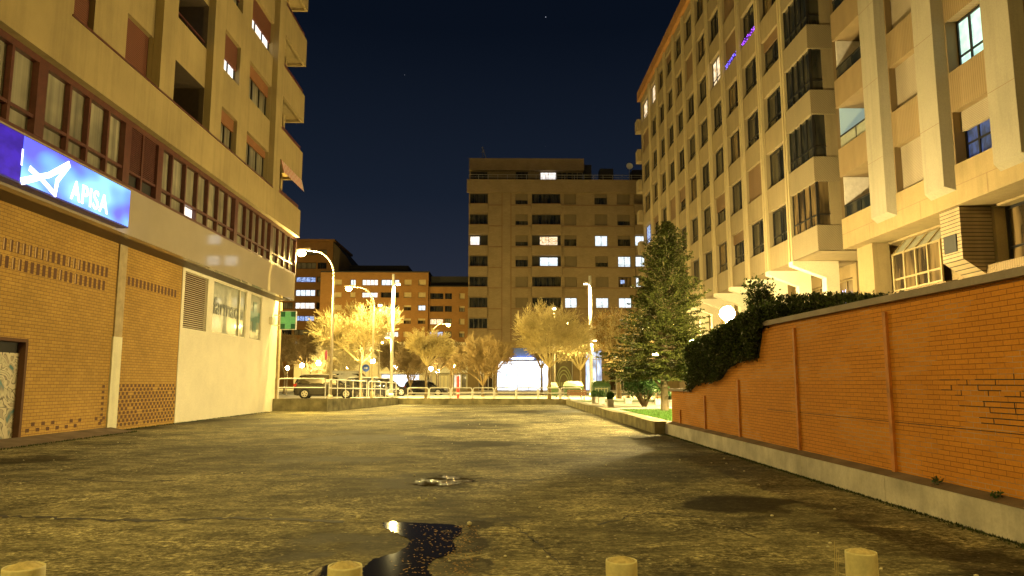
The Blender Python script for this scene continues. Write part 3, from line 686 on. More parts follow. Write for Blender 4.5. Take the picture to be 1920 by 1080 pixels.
# polished band and soffit
mb = MB(); YB = AX(552.5, 540, XB)[0]
mb.box(XB, XB - .25, Y0, YB, ZS, ZBT); mb.box(XB - .25, -24, YB - .25, YB, ZS, ZBT); mb.box(XB - .3, -24, YB - .24, YB, ZBT, ZU); mb.build('polished_band', M['left_stone'], LB)
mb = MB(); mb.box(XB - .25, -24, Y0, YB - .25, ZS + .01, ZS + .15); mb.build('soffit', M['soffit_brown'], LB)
# ground floor
yBr = AX(334, 650, XW)[0]; yWE = AX(516, 700, XW)[0]; yS0, yS1 = AX(205, 700, XW)[0], AX(222, 700, XW)[0]; yD1 = AX(46, 700, XW)[0]; yD0 = yD1 - 1.9
mb = MB(); wall_grid(mb, Pw, Y0, yBr, -.05, ZS + .01, [(yD0, yD1, .1, 2.42, .18)]); mb.box(XW - .3, -24, Y0, yBr, -.05, ZS); mb.build('brick_wall', M['tan_brick'], LB)
mb = MB(); LY0, LY1 = AX(342, 600, XW)[0], AX(386, 600, XW)[0]; W0, W1 = AX(397, 600, XW)[0], AX(460, 600, XW)[0]; C0, C1 = AX(468, 600, XW)[0], AX(489, 600, XW)[0]
zb = 3.36
ops = [(LY0, LY1, zb, 5.4, .12), (W0, W1, zb, 5.46, .08), (C0, C1, zb, 5.46, .08)]
Pq = Plane('X', XW + .025, -1); wall_grid(mb, Pq, yBr, yWE, -.05, ZS + .01, ops); mb.quad(Pq.p(yBr, -.05), Pq.p(yBr, ZS), Pw.p(yBr, ZS), Pw.p(yBr, -.05))
mb.quad((XW + .025, yWE, -.05), (-24, yWE, -.05), (-24, yWE, ZS), (XW + .025, yWE, ZS)); mb.box(XW - .35, -24, yBr + .01, yWE - .02, -.05, ZS - .01)
mb.build('render_wall', M['white_wall'], LB)
o = MB(); Pq.box(o, LY0, LY1, zb, 5.4, .11, .14); lv = o.build('louvre', M['dark_brick'], LB)
o = MB()
for q in range(27): z = zb + .03 + q * .075; o.quad(Pq.p(LY0 + .02, z, .02), Pq.p(LY1 - .02, z, .02), Pq.p(LY1 - .02, z + .045, .08), Pq.p(LY0 + .02, z + .045, .08))
o.build('slat', M['cream_panel'], lv)
wf = window(LB, Pq, W0, W1, zb, 5.46, .07, M['frosted'], M['cream_panel'], 0, .05)
o = MB(); ym = AX(448, 600, XW)[0]; Pq.box(o, ym - .05, ym + .05, zb + .05, 5.4, .01, .06); o.build('mullion', M['cream_panel'], wf)
wc = window(LB, Pq, C0, C1, zb, 5.46, .07, M['frosted'], M['cream_panel'], 0, .04)
cy = (C0 + C1) / 2; o = MB(); o.box(XW - .035, XW - .028, cy - .24, cy + .24, 3.72, 5.12); o.box(XW - .036, XW - .029, cy - .7, cy + .7, 4.20, 4.66); o.build('cross_symbol', M['teal'], wc)
o = MB(); o.box(XW + .03, XW + .18, AX(509, 600, XW)[0] - .5, AX(509, 600, XW)[0], 4.25, 4.6); o.build('alarm_box', M['cream_panel'], LB)
o = MB(); o.box(XW - .35, XW + .12, yWE + .02, yWE + .35, -.05, ZS + .005); o.build('corner_column', M['pipe_grey'], LB)
# pale strip, perforated bricks, chequered bricks
o = MB(); o.box(XW - .01, XW + .05, yS0, yS1, 0, 2.75); o.box(XW - .01, XW + .045, yS0 + .04, yS1 - .02, 2.75, ZS, 1); o.build('expansion_strip', [M['pipe_white'], M['pipe_grey']], LB)
o = MB(); rr = random.Random(2)
y0v, y1v = AX(5, 460, XW)[0], AX(205, 520, XW)[0]; nb = 20; st = (y1v - y0v) / nb
for row, (za, zc) in enumerate(((4.42, 4.70), (4.02, 4.30))):
    for q in range(-6, nb):
        y = y0v + (q - .45 * row) * st
        mi = 1 if rr.random() < .7 and q < 14 else 0
        o.box(XW - .05, XW + .004, y, y + st * .52, za, zc, 0)
        o.quad((XW + .0055, y + st * .02, za + .01), (XW + .0055, y + st * .20, za + .01), (XW + .0055, y + st * .20, zc - .01), (XW + .0055, y + st * .02, zc - .01), mi + (1 if mi else 0) )
VB = [M['dark_brick'], M['mid_brick'], mat_plain('lit_vent_brick', (.5, .34, .16), .9)]; o.build('vent_bricks', VB, LB); o = MB()
y0v, y1v = AX(240, 520, XW)[0], AX(333, 550, XW)[0]; st = (y1v - y0v) / 14
for q in range(14):
    y = y0v + q * st; o.box(XW - .05, XW + .004, y, y + st * .52, 4.36, 4.62)
o.build('vent_bricks', M['dark_brick'], LB)
o = MB(); rr = random.Random(9)
cw, ch = .155, .115
y = yS1 + .04; i = 0
while y < yBr - .1:
    for j in range(0, 11):
        z = .12 + j * ch
        if (i + j) % 2 == 0 and z < 1.32 and rr.random() < .95: o.box(XW - .02, XW + .004 + rr.uniform(0, .002), y, y + cw * .8, z, z + ch * .78, 0)
    y += cw * .78; i += 1
o.build('chequered_bricks', M['dark_brick'], LB); o = MB()
y = yS0 - 3.6; i = 0
while y < yS0 - .1:
    for j in range(0, 2):
        z = .22 + j * .14
        if (i + j) % 2 == 0 and rr.random() < .8: o.box(XW - .02, XW + .005, y, y + .13, z, z + .09, 0)
    y += .2; i += 1
for j in range(7): o.box(XW - .02, XW + .005, yS0 - .32, yS0 - .2, .3 + j * .16, .38 + j * .16, 0)
o.build('chequered_bricks', M['dark_brick'], LB)
# graffiti door
m, t, b = new_mat('graffiti_door')
v = coords(t); wv = N(t, 'ShaderNodeTexNoise'); wv.inputs['Scale'].default_value = 1.6; wv.inputs['Distortion'].default_value = 2.2; wv.inputs['Detail'].default_value = 1; t.links.new(v, wv.inputs['Vector'])
b_ = ramp(t, wv.outputs['Fac'], [(0.30, (.05, .17, .20)), (0.40, (.25, .22, .15)), (0.47, (.55, .50, .32)), (.50, (.08, .06, .04)), (0.52, (.58, .52, .35)), (.60, (.50, .44, .28)), (.615, (.06, .05, .04)), (.63, (.36, .30, .2))])
t.links.new(b_, b.inputs['Base Color']); b.inputs['Roughness'].default_value = .5
o = MB(); Pw.box(o, yD0 + .06, yD1 - .06, .12, 2.1, .12, .17); dr = o.build('door', m, LB)
o = MB(); Pw.box(o, yD0, yD1, 2.36, 2.44, -.03, .17); Pw.box(o, yD1 - .07, yD1 + .02, .1, 2.36, -.025, .17); Pw.box(o, yD0 - .02, yD0 + .07, .1, 2.36, -.025, .17); o.build('frame', M['dark_brick'], dr)
o = MB(); Pw.box(o, yD0 + .07, yD1 - .07, 2.1, 2.36, .15, .17); o.build('transom_gap', M['dark'], dr)
# ramp strip at the foot of the wall
mb = MB(); mb.prism([(XW, Y0, .0), (XW + .75, Y0, .0), (XW + .02, Y0, .13), (XW, Y0, .13)], (0, yS0 + .2 - Y0, 0)); tag(mb.build('ramp', M['ledge']), kind='structure')
def text_obj(name, s_, size, mat, parent, loc, rot, xs=1.0, ext=.01, bold=0.0, spacing=1.0):
    cu = bpy.data.curves.new(name, 'FONT'); cu.body = s_; cu.size = size; cu.extrude = ext; cu.offset = bold; cu.space_character = spacing
    o = bpy.data.objects.new(name, cu); COL.objects.link(o)
    bpy.context.view_layer.update(); dg = bpy.context.evaluated_depsgraph_get(); me = bpy.data.meshes.new_from_object(o.evaluated_get(dg)); bpy.data.objects.remove(o)
    for v in me.vertices: v.co.x *= xs
    me.materials.clear(); me.materials.append(mat); ob = bpy.data.objects.new(name, me); COL.objects.link(ob)
    ob.rotation_euler = rot; ob.parent = parent; ob.location = Vector(loc) - (wloc(parent) if parent else Vector((0, 0, 0))); return ob
RX = (R(90), 0, R(90))
ys_, ye_ = AX(399, 590, XW)[0], AX(458, 590, XW)[0]
tx = text_obj('lettering', 'farmacia', .95, M['teal_dark'], wf, (XW - .03, ys_ + .1, 4.15), RX, 1.0, .003, .012)
wd = max(v.co.x for v in tx.data.vertices)
for v in tx.data.vertices: v.co.x *= (ye_ - ys_ - .15) / wd

# illuminated blue sign
SX = -10.1; yS_e = AX(243, 400, SX)[0]; ySm = AX(41, 300, SX)[0]
SG = thing('shop_sign', (SX, 16, 5.55), 'long glowing blue box sign reading APISA with a white star mark', 'sign')
o = MB(); o.box(XB + .01, SX - .012, 11, yS_e, 5.56, 6.62); o.build('case', M['sign_box'], SG)
m, t, b = new_mat('sign_face_lit'); v = coords(t, (1, .7, 1.3)); n1 = noise_(t, v, 1.0, 1, .4)
t.links.new(ramp(t, n1, [(0.34, (.09, .08, .90)), (0.47, (.12, .34, 1.0)), (0.62, (.28, .68, 1.0))]), b.inputs['Emission Color']); b.inputs['Emission Strength'].default_value = 1.35; b.inputs['Base Color'].default_value = (.05, .1, .3, 1)
o = MB(); o.box(SX - .01, SX, ySm + .015, yS_e - .03, 5.60, 6.60); o.build('lit_panel', m, SG)
o = MB(); o.box(SX - .01, SX, 11, ySm - .015, 5.60, 6.60); o.build('dim_panel', mat_emit('sign_face_dim', (.06, .02, .62), .8, (1, .6, 1), (.03, .01, .35)), SG)
M['sign_white'] = mat_emit('sign_white', (.95, .98, 1.0), 3.5)
def stroke(mb, a, b, wa, wb):
    A = Vector((0, *AX(a[0], a[1], SX))); B = Vector((0, *AX(b[0], b[1], SX))); d = (B - A).normalized(); n_ = Vector((0, -d.z, d.y))
    pts = [A + n_ * wa, A - n_ * wa, B - n_ * wb, B + n_ * wb]; mb.prism([(SX + .001, p.y, p.z) for p in pts], (.012, 0, 0))
o = MB(); stroke(o, (39, 340), (92, 328), .075, .06); stroke(o, (90, 329), (130, 308), .06, .075)
stroke(o, (55, 315), (78, 336), .06, .05); stroke(o, (77, 335), (104, 366), .05, .05); stroke(o, (128, 312), (106, 340), .05, .055); stroke(o, (107, 338), (102, 368), .055, .04); o.build('star_mark', M['sign_white'], SG)
o = MB(); o.box(SX + .001, SX + .006, ySm - .02, ySm + .02, 5.95, 6.3); o.build('gap_light', M['sign_white'], SG)
ta = text_obj('lettering', 'APISA', .66, M['sign_white'], SG, (SX + .005, AX(131, 380, SX)[0], 5.70), RX, 1.0, .004, .006, 1.12)
wd = max(v.co.x for v in ta.data.vertices); tw = AX(201, 400, SX)[0] - AX(131, 380, SX)[0]
for v in ta.data.vertices: v.co.x *= tw / wd

# pharmacy cross panel
cx, cz = AY(540, 600.5, 36.6); hw = abs(AY(555, 600, 36.6)[0] - AY(525, 600, 36.6)[0]) / 2; hh = .47
CR = thing('pharmacy_sign', (cx, 36.6, cz - hh), 'square green pharmacy cross light bracketed off the end of the cream wall', 'sign')
o = MB(); o.box(cx - hw, cx + hw, 36.6, 36.75, cz - hh, cz + hh); o.box(cx - hw - .5, cx - hw, 36.66, 36.70, cz + hh * .5, cz + hh * .5 + .05); o.box(cx - hw - .5, cx - hw, 36.66, 36.70, cz - hh * .6, cz - hh * .6 + .05); o.build('case', M['white_paint'], CR)
o = MB(); e_ = .03; q = .3
o.box(cx - hw + e_, cx + hw - e_, 36.588, 36.598, cz - hh * .36, cz + hh * .36); o.box(cx - hw * .36, cx + hw * .36, 36.585, 36.595, cz - hh + e_, cz + hh - e_); o.build('cross', M['green_cross'], CR)
o = MB()
for sx in (-1, 1):
    for sz in (-1, 1): o.box(cx + sx * hw * .37, cx + sx * (hw - e_), 36.592, 36.599, cz + sz * hh * .37, cz + sz * (hh - e_))
o.build('corner_panel', M['green_cross_dark'], CR)

# ------------------------------------------------------------------ RIGHT TOWER
RT = thing('apartment_building', (18, 45, 0), 'tall beige block on the right with many narrow vertical fins and a slanting roofline', 'building')
XT = 13.3; XP = 13.42; P = Plane('X', XP, 1); Pt = Plane('X', XT, 1)
F0, HD, FT = 8.05, 9.86, 2.97; ZB_ = 6.91; ZTop = 29.2; NF = 7
pil = [32.85 + 3.0 * k for k in range(11)]; YTE = 67.2
pil[-1] = 63.0
PW = .46
ops = []; edges = []
for i in range(len(pil) - 1):
    a, b = pil[i] + PW / 2 + .02, pil[i + 1] - PW / 2 - .02
    edges.append((a, b))
    for k in range(NF): ops.append((a, b, F0 + FT * k, HD + FT * k))
edges.append((pil[-1] + PW / 2 + .02, YTE - .5))
for k in range(NF): ops.append((edges[-1][0], edges[-1][1], F0 + FT * k, HD + FT * k))
mb = MB(); wall_grid(mb, P, pil[0] - PW / 2, YTE, ZB_, ZTop - .9, ops, .26)
mb.box(XP, 30, YTE - .1, YTE, ZB_, ZTop - .9); mb.box(XP + .5, 30, 29.95, YTE - .12, ZB_ + .1, ZTop - .5)
mb.quad((XT + .1, 29.9, ZB_), (XT + .1, YTE, ZB_), (20, YTE, ZB_), (20, 29.9, ZB_))
for k in range(NF): mb.box(XT - .25, XP + 1.0, YTE, YTE + 1.1, ZB_ + .6 + FT * k, ZB_ + 1.75 + FT * k)
mb.build('wall', M['tower'], RT)
for y in pil:
    o = MB()
    o.box(XT, XP + .05, y - PW / 2, y - PW / 2 + .17, ZB_, ZTop - .95); o.box(XT, XP + .05, y + PW / 2 - .17, y + PW / 2, ZB_, ZTop - .95); o.box(XT + .07, XP + .05, y - PW / 2 + .17, y + PW / 2 - .17, ZB_, ZTop - .95)
    o.build('fin', M['pilaster'], RT)
o = MB(); o.box(XT - .15, 30, 29.5, YTE + .3, ZTop - .9, ZTop); o.build('roof_fascia', M['orange_fascia'], RT)
rr = random.Random(4)
kinds = {(9, 6): 'lit_warm', (10, 2): 'lit_blue', (3, 4): 'lit_warm', (10, 6): 'lit_warm'}
for i, (a, b) in enumerate(edges):
    for k in range(NF):
        kk = kinds.get((i, k))
        r = rr.random(); sh = 0; sm = None
        if kk: pane = M[kk]
        elif r < .5: pane = M['glass']
        elif r < .75: pane = M['glass_warm']
        else: pane = M['glass']; sh = rr.choice((.3, .5, 1.0, .999)); sm = M['shutter_brown']
        wdw = window(RT, P, a, b, F0 + FT * k, HD + FT * k, .24, pane, M['black_frame'], rr.choice((1, 1, 2)), .07, rr.choice((None, .28, .28)), sh, sm)
        if (i, k) in ((1, 4), (2, 4)):
            o = MB(); mt = M['purple_led' if i == 1 else 'blue_led']
            for q in range(46): u = a + .05 + (b - a - .1) * rr.random(); z = F0 + FT * k + .03 + rr.random() * .32; o.ico(P.p(u, z, .03 + rr.random() * .03), .022, 1)
            o.build('string_lights', mt, wdw)
            o = MB(); P.box(o, a, b, F0 + FT * k + .005, F0 + FT * k + .4, .09, .10); o.build('railing', mat_plain('violet_rail_cloth', (.10, .03, .35), .8), wdw)
# glazed corner bays
Pb2 = Plane('X', XT, 1)
for k in range(NF + 1):
    z0 = ZB_ + FT * k; z1 = z0 + 1.08
    if k == NF: z1 = z0 + .5
    o = MB(); o.box(XT, XT + .15, 29.9, 32.55, z0, z1); o.box(XT + .15, 16.5, 29.9, 30.05, z0, z1); o.box(XT + .15, 16.5, 30.05, 32.5, z0 + .05, z0 + .2)
    o.build('bay_parapet', M['bay_panel'], RT)
    if k == NF: break
    o = MB(); o.box(XT + .12, XT + .15, 30.02, 32.5, z1, z0 + FT); o.box(XT + .15, 16.5, 30.02, 30.05, z1, z0 + FT); wb = o.build('bay_window', M['glass_warm' if k == 0 else 'glass'], RT)
    o = MB()
    for q in range(5): y = 30.0 + q * .61; o.box(XT + .07, XT + .118, y, y + .05, z1, z0 + FT)
    for q in range(4): x = XT + .12 + q * .9; o.box(x, x + .05, 29.97, 30.018, z1, z0 + FT)
    o.box(XT + .075, XT + .117, 30.0, 32.5, z1 + .45, z1 + .5); o.box(XT + .12, 16.5, 29.975, 30.017, z1 + .45, z1 + .5)
    o.build('frame', M['black_frame'], wb)
# brackets and recessed ground floor
for y in pil[:9]:
    o = MB(); pts = [(XT, ZB_ - .003), (XT, ZB_ - .2), (14.8, 6.15), (14.8, .3), (15.4, .3), (15.4, ZB_ - .003)]
    o.prism([(x, y - PW / 2, z) for x, z in pts], (0, PW, 0)); o.build('bracket', M['white_wall'], RT)
o = MB(); Pg = Plane('X', 16.4, 1); gops = [(p_ + .6, p_ + 2.4, 3.0, 6.3) for p_ in [29.95] + pil[:9]]
wall_grid(o, Pg, 28.9, YTE, .3, ZB_, gops, .2); o.box(16.7, 30, 28.9, YTE, .3, ZB_ - .01); o.build('ground_floor_wall', M['wing_beam'], RT)
for gi, (a, b, c, d) in enumerate(gops):
    window(RT, Pg, a, b, c, d, .18, M['glass_warm'], M['gold_frame'], 1, .08, .3)
o = MB(); rr2 = random.Random(8); y = pil[0] + 1.4
for q in range(5): aa = q * 1.25; o.tube((16.36, y - .5 * math.cos(aa), 5.3 - .5 * math.sin(aa)), (16.36, y + .5 * math.cos(aa), 5.3 + .5 * math.sin(aa)), .015, .015, 5)
o.build('neon_light', mat_emit('blue_neon', (.45, .5, 1.0), 4), RT)

# ------------------------------------------------------------------ NEAR WING
WG = thing('apartment_building', (18, 20, 0), 'near right building with wide pale piers and closed shutters above the orange wall', 'building')
XG = 13.9; P = Plane('X', XG, 1); FW = 2.93; S0, H0 = 8.0, 9.66; NW = 6
piers = [(24.8, 26.2), (21.45, 22.8), (18.1, 19.5), (14.7, 16.1), (11.3, 12.7)]
cols = [(26.25, 28.7), (22.85, 24.75), (19.55, 21.4), (16.15, 18.05), (12.75, 14.65)]
ops = []
for ci, (a, b) in enumerate(cols):
    for k in range(NW):
        if ci == 0: ops.append((a, 28.9, S0 + FW * k, S0 + 1.75 + FW * k, 1.5))
        else: ops.append((a, b, S0 + FW * k, H0 + FW * k, .4))
mb = MB(); wall_grid(mb, P, 9, 28.9, 8.003, 27, ops, .4)
mb.build('ribbed_wall', M['wing_panel'], WG)
mb = MB(); mb.box(XG + 1.6, 30, 9, 28.85, 6.8, 27); mb.box(XG, XG + 1.6, 8.9, 9, 6.8, 27); mb.box(XG + 1.5, 30, 28.86, 28.9, 6.8, 27)
for k in range(NW): mb.box(XG + .02, XG + 1.5, 26.3, 28.88, S0 + 1.76 + FW * k, S0 + FW * (k + 1) - .02)
mb.build('wall', M['wing_beam'], WG)
mb = MB(); mb.box(XG - .02, XG + 1.3, 9, 28.92, 6.77, 8.0); mb.build('beam', M['wing_beam'], WG)
mb = MB(); mb.box(XG - .024, XG - .021, 9, 28.9, 7.35, 7.365)
for q in range(6): mb.box(XG - .024, XG - .021, 10 + q * 3.35, 10.015 + q * 3.35, 6.78, 7.35)
mb.build('beam_joint', M['far_trim'], WG)
for (a, b) in piers:
    o = MB(); zb_ = 7.2
    prof = [(XG + .02, a - .0), (XG - .3, a + .16), (XG - .3, b - .16), (XG + .02, b)]
    pts_lo = [(x, y, zb_ + (0 if i in (0, 3) else .18)) for i, (x, y) in enumerate(prof)]; pts_hi = [(x, y, 27.2) for x, y in prof]
    n4 = len(o.v); o.v += pts_lo + pts_hi
    for q in range(3): o.f.append((n4 + q, n4 + q + 1, n4 + 5 + q, n4 + 4 + q)); o.m.append(0)
    o.f.append((n4, n4 + 3, n4 + 2, n4 + 1)); o.m.append(0)
    for k in range(7): z = 9.4 + k * 2.93; o.box(XG - .303, XG - .3, a + .17, b - .17, z, z + .012, 1)
    o.build('pier', [M['wing_pilaster'], M['far_trim']], WG)
for ci, (a, b) in enumerate(cols):
    for k in range(NW):
        z0, z1 = S0 + FW * k, H0 + FW * k
        if ci == 0:
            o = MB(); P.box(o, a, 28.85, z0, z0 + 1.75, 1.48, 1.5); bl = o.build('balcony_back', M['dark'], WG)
            o = MB(); P.box(o, 28.80, 28.86, z0, z0 + 1.74, .12, 1.4); o.build('side_screen', mat_emit('lit_screen', (.55, .72, .60), .42) if k == 1 else M['white_panel'], bl)  # second panel glows by itself in place of greenish light falling on it
            o = MB(); P.box(o, a, 28.85, z0 + .02, z0 + .5, .1, .12); o.build('railing', M['frosted'] if k == 1 else M['glass'], bl)
            o = MB(); P.box(o, a, 28.85, z0 + .5, z0 + .56, .08, .14); P.box(o, 27.5, 27.55, z0, z0 + .5, .08, .098); o.build('handrail', M['black_frame'], bl)
            continue
        if ci == 1: window(WG, P, a, b, z0, z1, .38, M['glass'], M['black_frame'], 1, .06, None, (.93, .999, .96, .98, .9, .9)[k], M['shutter_beige'], shutter_d=.1)
        elif ci == 2:
            if k == 0: window(WG, P, a, b, z0, z1, .38, M['lit_dim_blue'], M['black_frame'], 2, .07, .38, .38, M['shutter_beige'], shutter_d=.1)
            elif k == 1: window(WG, P, a, b, z0, z1, .38, M['lit_aqua'], M['black_frame'], 2, .08, .30)
            else: window(WG, P, a, b, z0, z1, .38, M['glass'], M['black_frame'], 2, .07, .3, .4, M['shutter_beige'])
        else: window(WG, P, a, b, z0, z1, .38, M['glass'], M['black_frame'], 2, .07, .3, .5, M['shutter_beige'])
# wing ground floor
XI = 15.0; P2 = Plane('X', XI, 1)
yw0, yw1 = AX(1765, 480, 14.7)[0], AX(1676, 500, 14.7)[0]
mb = MB(); gops = [(yw0, yw1 + 1.3, 4.75, 6.7, .5), (15.5, AX(1868, 440, XI)[0], 4.95, 6.7, .4), (11, 14.5, 4.95, 6.7, .4)]
wall_grid(mb, P2, 9, 28.9, .3, 6.79, gops, .3); mb.box(XI + .55, 30, 9, 28.9, .3, 6.79); mb.box(14.35, XI + .02, 27.55, 28.75, .3, 6.765); mb.build('ground_floor_wall', M['wing_beam'], WG)
mb = MB(); mb.box(14.6, XI - .002, yw0 - .3, 27.5, .3, 4.72); mb.box(14.7, XI - .002, 9, yw0 - .9, .3, 4.93); mb.build('plinth', M['wing_panel'], WG)
gl = MB(); gl.quad((14.72, yw0, 4.75), (14.72, yw1, 4.75), (14.72, yw1, 6.15), (14.72, yw0, 6.15)); gl.quad((14.72, yw0, 6.15), (14.72, yw1, 6.15), (15.25, yw1, 6.76), (15.25, yw0, 6.76), 1)
gw = gl.build('bay_window', [M['glass_warm'], M['frosted']], WG)
o = MB()
for q in range(5):
    y = yw0 + (yw1 - yw0) * q / 4; o.box(14.66, 14.715, y - .04, y + .04, 4.75, 6.15); o.prism([(14.66, y - .035, 6.15), (14.66, y + .035, 6.15), (15.19, y + .035, 6.75), (15.19, y - .035, 6.75)], (.05, 0, 0))
for z in (4.78, 5.2, 6.14): o.box(14.665, 14.712, yw0, yw1, z - .03, z + .03)
o.build('frame', M['gold_frame'], gw)
for (a, b, c, d, _) in gops[1:]: window(WG, P2, a, b, c, d, .38, M['glass_warm'], M['black_frame'], 2, .09, .28)
# slatted vent box
vy0 = AX(1803, 450, 14.0)[0]; vy1 = vy0 + 1.0
o = MB(); o.prism([(14.0, vy0, 6.765), (14.0, vy0, 5.14), (14.75, vy0, 4.62), (14.98, vy0, 4.62), (14.98, vy0, 6.765)], (0, vy1 - vy0, 0)); vb = o.build('vent_box', mat_ribs('slatted_timber', (.30, .22, .12), 'z', 1.35 * 2, .3, dark=.12), WG)
o = MB(); o.box(13.97, 13.998, vy0 + .22, vy1 - .15, 5.4, 5.95); o.build('vent_grille', M['dark'], vb)

# ------------------------------------------------------------------ BRICK BOUNDARY WALL
BW = thing('boundary_wall', (4.75, 12, 0), 'long orange painted brick wall with pale coping, stepping down at its far end', 'wall')
XK = 4.75
prof_px = [(1430, 613), (1429, 632), (1423, 671), (1400, 676), (1384, 681), (1366, 691), (1357, 707), (1350, 713), (1310, 719), (1298, 731), (1259, 733)]
prof = [AX(a, b, XK) for a, b in prof_px]
yF = prof[0][0]; yEnd = prof[-1][0]; zc = prof[0][1]
near_z = AX(1920, 519, XK)[1]
pts = [(XK, -8.0, .30), (XK, yEnd, .30)] + [(XK, y, z) for y, z in reversed(prof)] + [(XK, AX(1920, 519, XK)[0], near_z), (XK, -8, near_z)]
bm = bmesh.new(); L_ = Vector((4.75, 12, 0)); vs = [bm.verts.new(Vector(p) - L_) for p in pts]; f = bm.faces.new(vs)
r = bmesh.ops.extrude_face_region(bm, geom=[f]); [setattr(v, 'co', v.co + Vector((.24, 0, 0))) for v in r['geom'] if isinstance(v, bmesh.types.BMVert)]
bmesh.ops.triangulate(bm, faces=bm.faces[:]); bmesh.ops.recalc_face_normals(bm, faces=bm.faces[:])
me = bpy.data.meshes.new('brickwork'); bm.to_mesh(me); bm.free(); me.materials.append(M['orange_brick']); o = bpy.data.objects.new('brickwork', me); COL.objects.link(o); o.parent = BW
o = MB(); yn, zn = AX(1920, 519, XK); y_ = yF + .1
def slab(o, y0, z0, y1, z1, x0=4.68, x1=5.05, th=.085, gap=.003): o.prism([(x0, y0, z0 + gap), (x0, y1, z1 + gap), (x0, y1, z1 + th), (x0, y0, z0 + th)], (x1 - x0, 0, 0))
slab(o, yn, zn, y_, zc); slab(o, -8, near_z, yn, zn); slab(o, AX(1297, 733, XK)[0], prof[-1][1] + .0, yEnd + .05, prof[-1][1], th=.07); o.build('coping', M['coping'], BW)
o = MB()
ys = [-8] + [1.5 + 2.45 * i for i in range(9)]
ys = [y for y in ys if y < yEnd + .2] + [yEnd + .25]
for a, b in zip(ys[:-1], ys[1:]): o.prism([(4.575, a + .006, -.05), (4.575, a + .006, .30), (XK, a + .006, .335), (XK + .2, a + .006, .335), (XK + .2, a + .006, -.05)], (0, b - a - .012, 0))
o.build('concrete_base', M['concrete'], BW)
o = MB(); o.prism([(4.58, -8, .304), (XK - .002, -8, .339), (XK - .002, -8, .35), (4.6, -8, .315)], (0, yEnd + 8, 0)); o.build('ledge_dirt', M['ledge'], BW)
for px, ytop, wd in ((1661, 585, .075), (1490, 615, .07), (1385, 712, .07), (1322, 742, .07), (1276, 768, .07)):
    y, zt = AX(px, ytop, XK); o = MB(); o.box(XK - .035, XK - .002, y - wd / 2, y + wd / 2, .345, zt); o.build('joint_strip', M['orange_strip'], BW)
# bricks whose mortar has fallen out
o = MB(); rr = random.Random(6); y0, z0 = AX(1845, 760, XK)
for j in range(9):
    z = z0 + .25 - j * .053; st = rr.uniform(-.25, .25) - (j - 4) * .05; a = y0 - .9; b = y0 + .35 + st
    q = a
    while q < b:
        L = rr.uniform(.15, .5)
        if rr.random() < .75: o.box(XK - .003, XK - .0005, q, min(b, q + L), z - .004, z + .005)
        if rr.random() < .6: o.box(XK - .003, XK - .0005, q, q + .009, z, z + .053)
        q += L
y1_ = AX(1440, 770, XK)[0]
o.box(XK - .002, XK - .0005, -8, y1_, .93, .938); o.build('open_joint', M['dark'], BW)

# low retaining walls
def lowwall(name, pts, z0, zts, th, mat, label, side=1):
    base = Vector((pts[0][0], pts[0][1], 0)); t = MB()
    n = len(pts)
    offs = []
    for i, (x, y) in enumerate(pts):
        a = Vector(pts[max(0, i - 1)]); b = Vector(pts[min(n - 1, i + 1)]); d = (b - a).normalized(); offs.append((x + d.y * th * side, y - d.x * th * side))
    for i in range(n - 1):
        a, b, c, d = pts[i], pts[i + 1], offs[i + 1], offs[i]; za, zb2 = zts[i], zts[i + 1]
        t.quad((*a, z0), (*b, z0), (*b, zb2), (*a, za)); t.quad((*d, z0), (*c, z0), (*c, zb2), (*d, za)); t.quad((*a, za), (*b, zb2), (*c, zb2), (*d, za))
    t.quad((*pts[0], z0), (*offs[0], z0), (*offs[0], zts[0]), (*pts[0], zts[0])); t.quad((*pts[-1], z0), (*offs[-1], z0), (*offs[-1], zts[-1]), (*pts[-1], zts[-1]))
    o = t.build(name, mat, None, base); tag(o, label, 'low wall'); return o
rr = random.Random(1)
pp = [(4.3 + rr.uniform(-.03, .03), 20.5 + 27.6 * k / 14) for k in range(15)]
lowwall('retaining_wall', pp, -.05, [PZ + .03 + rr.uniform(-.02, .02) for _ in pp], .34, M['mossy'], 'low mossy concrete wall along the right of the lot, edging the lawn', 1)
lowwall('retaining_wall', [(-6.9, 48.9), (4.62, 48.1)], -.05, [.40, .36], .3, M['mossy'], 'low stained wall closing the far end of the lot', -1)
lowwall('retaining_wall', [(-11.3, 36.9), (-8.6, 36.9), (-6.72, 48.9)], -.05, [.62, .62, .45], .28, M['mossy'], 'dark corner retaining wall below the parked cars', -1)

# railings
def hoop(o, p0, p1, zb0, zb1, h, r=.028, mid=True, nmid=0):
    a = Vector((p0[0], p0[1], zb0)); b = Vector((p1[0], p1[1], zb1)); u = Vector((0, 0, 1)); d = (b - a); dn = d.normalized() * .12
    pts = [a, a + u * (h - .12), a + u * (h - .03) + dn * .35, a + u * h + dn, b + u * h - dn, b + u * (h - .03) - dn * .35, b + u * (h - .12), b]
    o.path(pts, r, 8)
    if mid: o.path([a + u * h * .55, b + u * h * .55], r * .85, 6)
    for k in range(nmid): c = a.lerp(b, (k + 1) / (nmid + 1)); o.path([c, c + u * h], r * .8, 6)
o = MB(); hoop(o, (-11.1, 37.05), (-8.75, 37.05), .62, .62, 1.0, .03, True, 0); hoop(o, (-8.6, 37.2), (-7.75, 43), .62, .54, .95, .03, True, 4); hoop(o, (-7.7, 43.3), (-6.85, 48.7), .54, .45, .95, .03, True, 4)
ob = o.build('railing', M['white_paint'], None, (-8.7, 40, .5)); tag(ob, 'white tubular railing on the corner wall in front of the parked cars', 'railing')
hb = None; nR = 8; xs = [-6.2 + k * 1.46 for k in range(nR)]
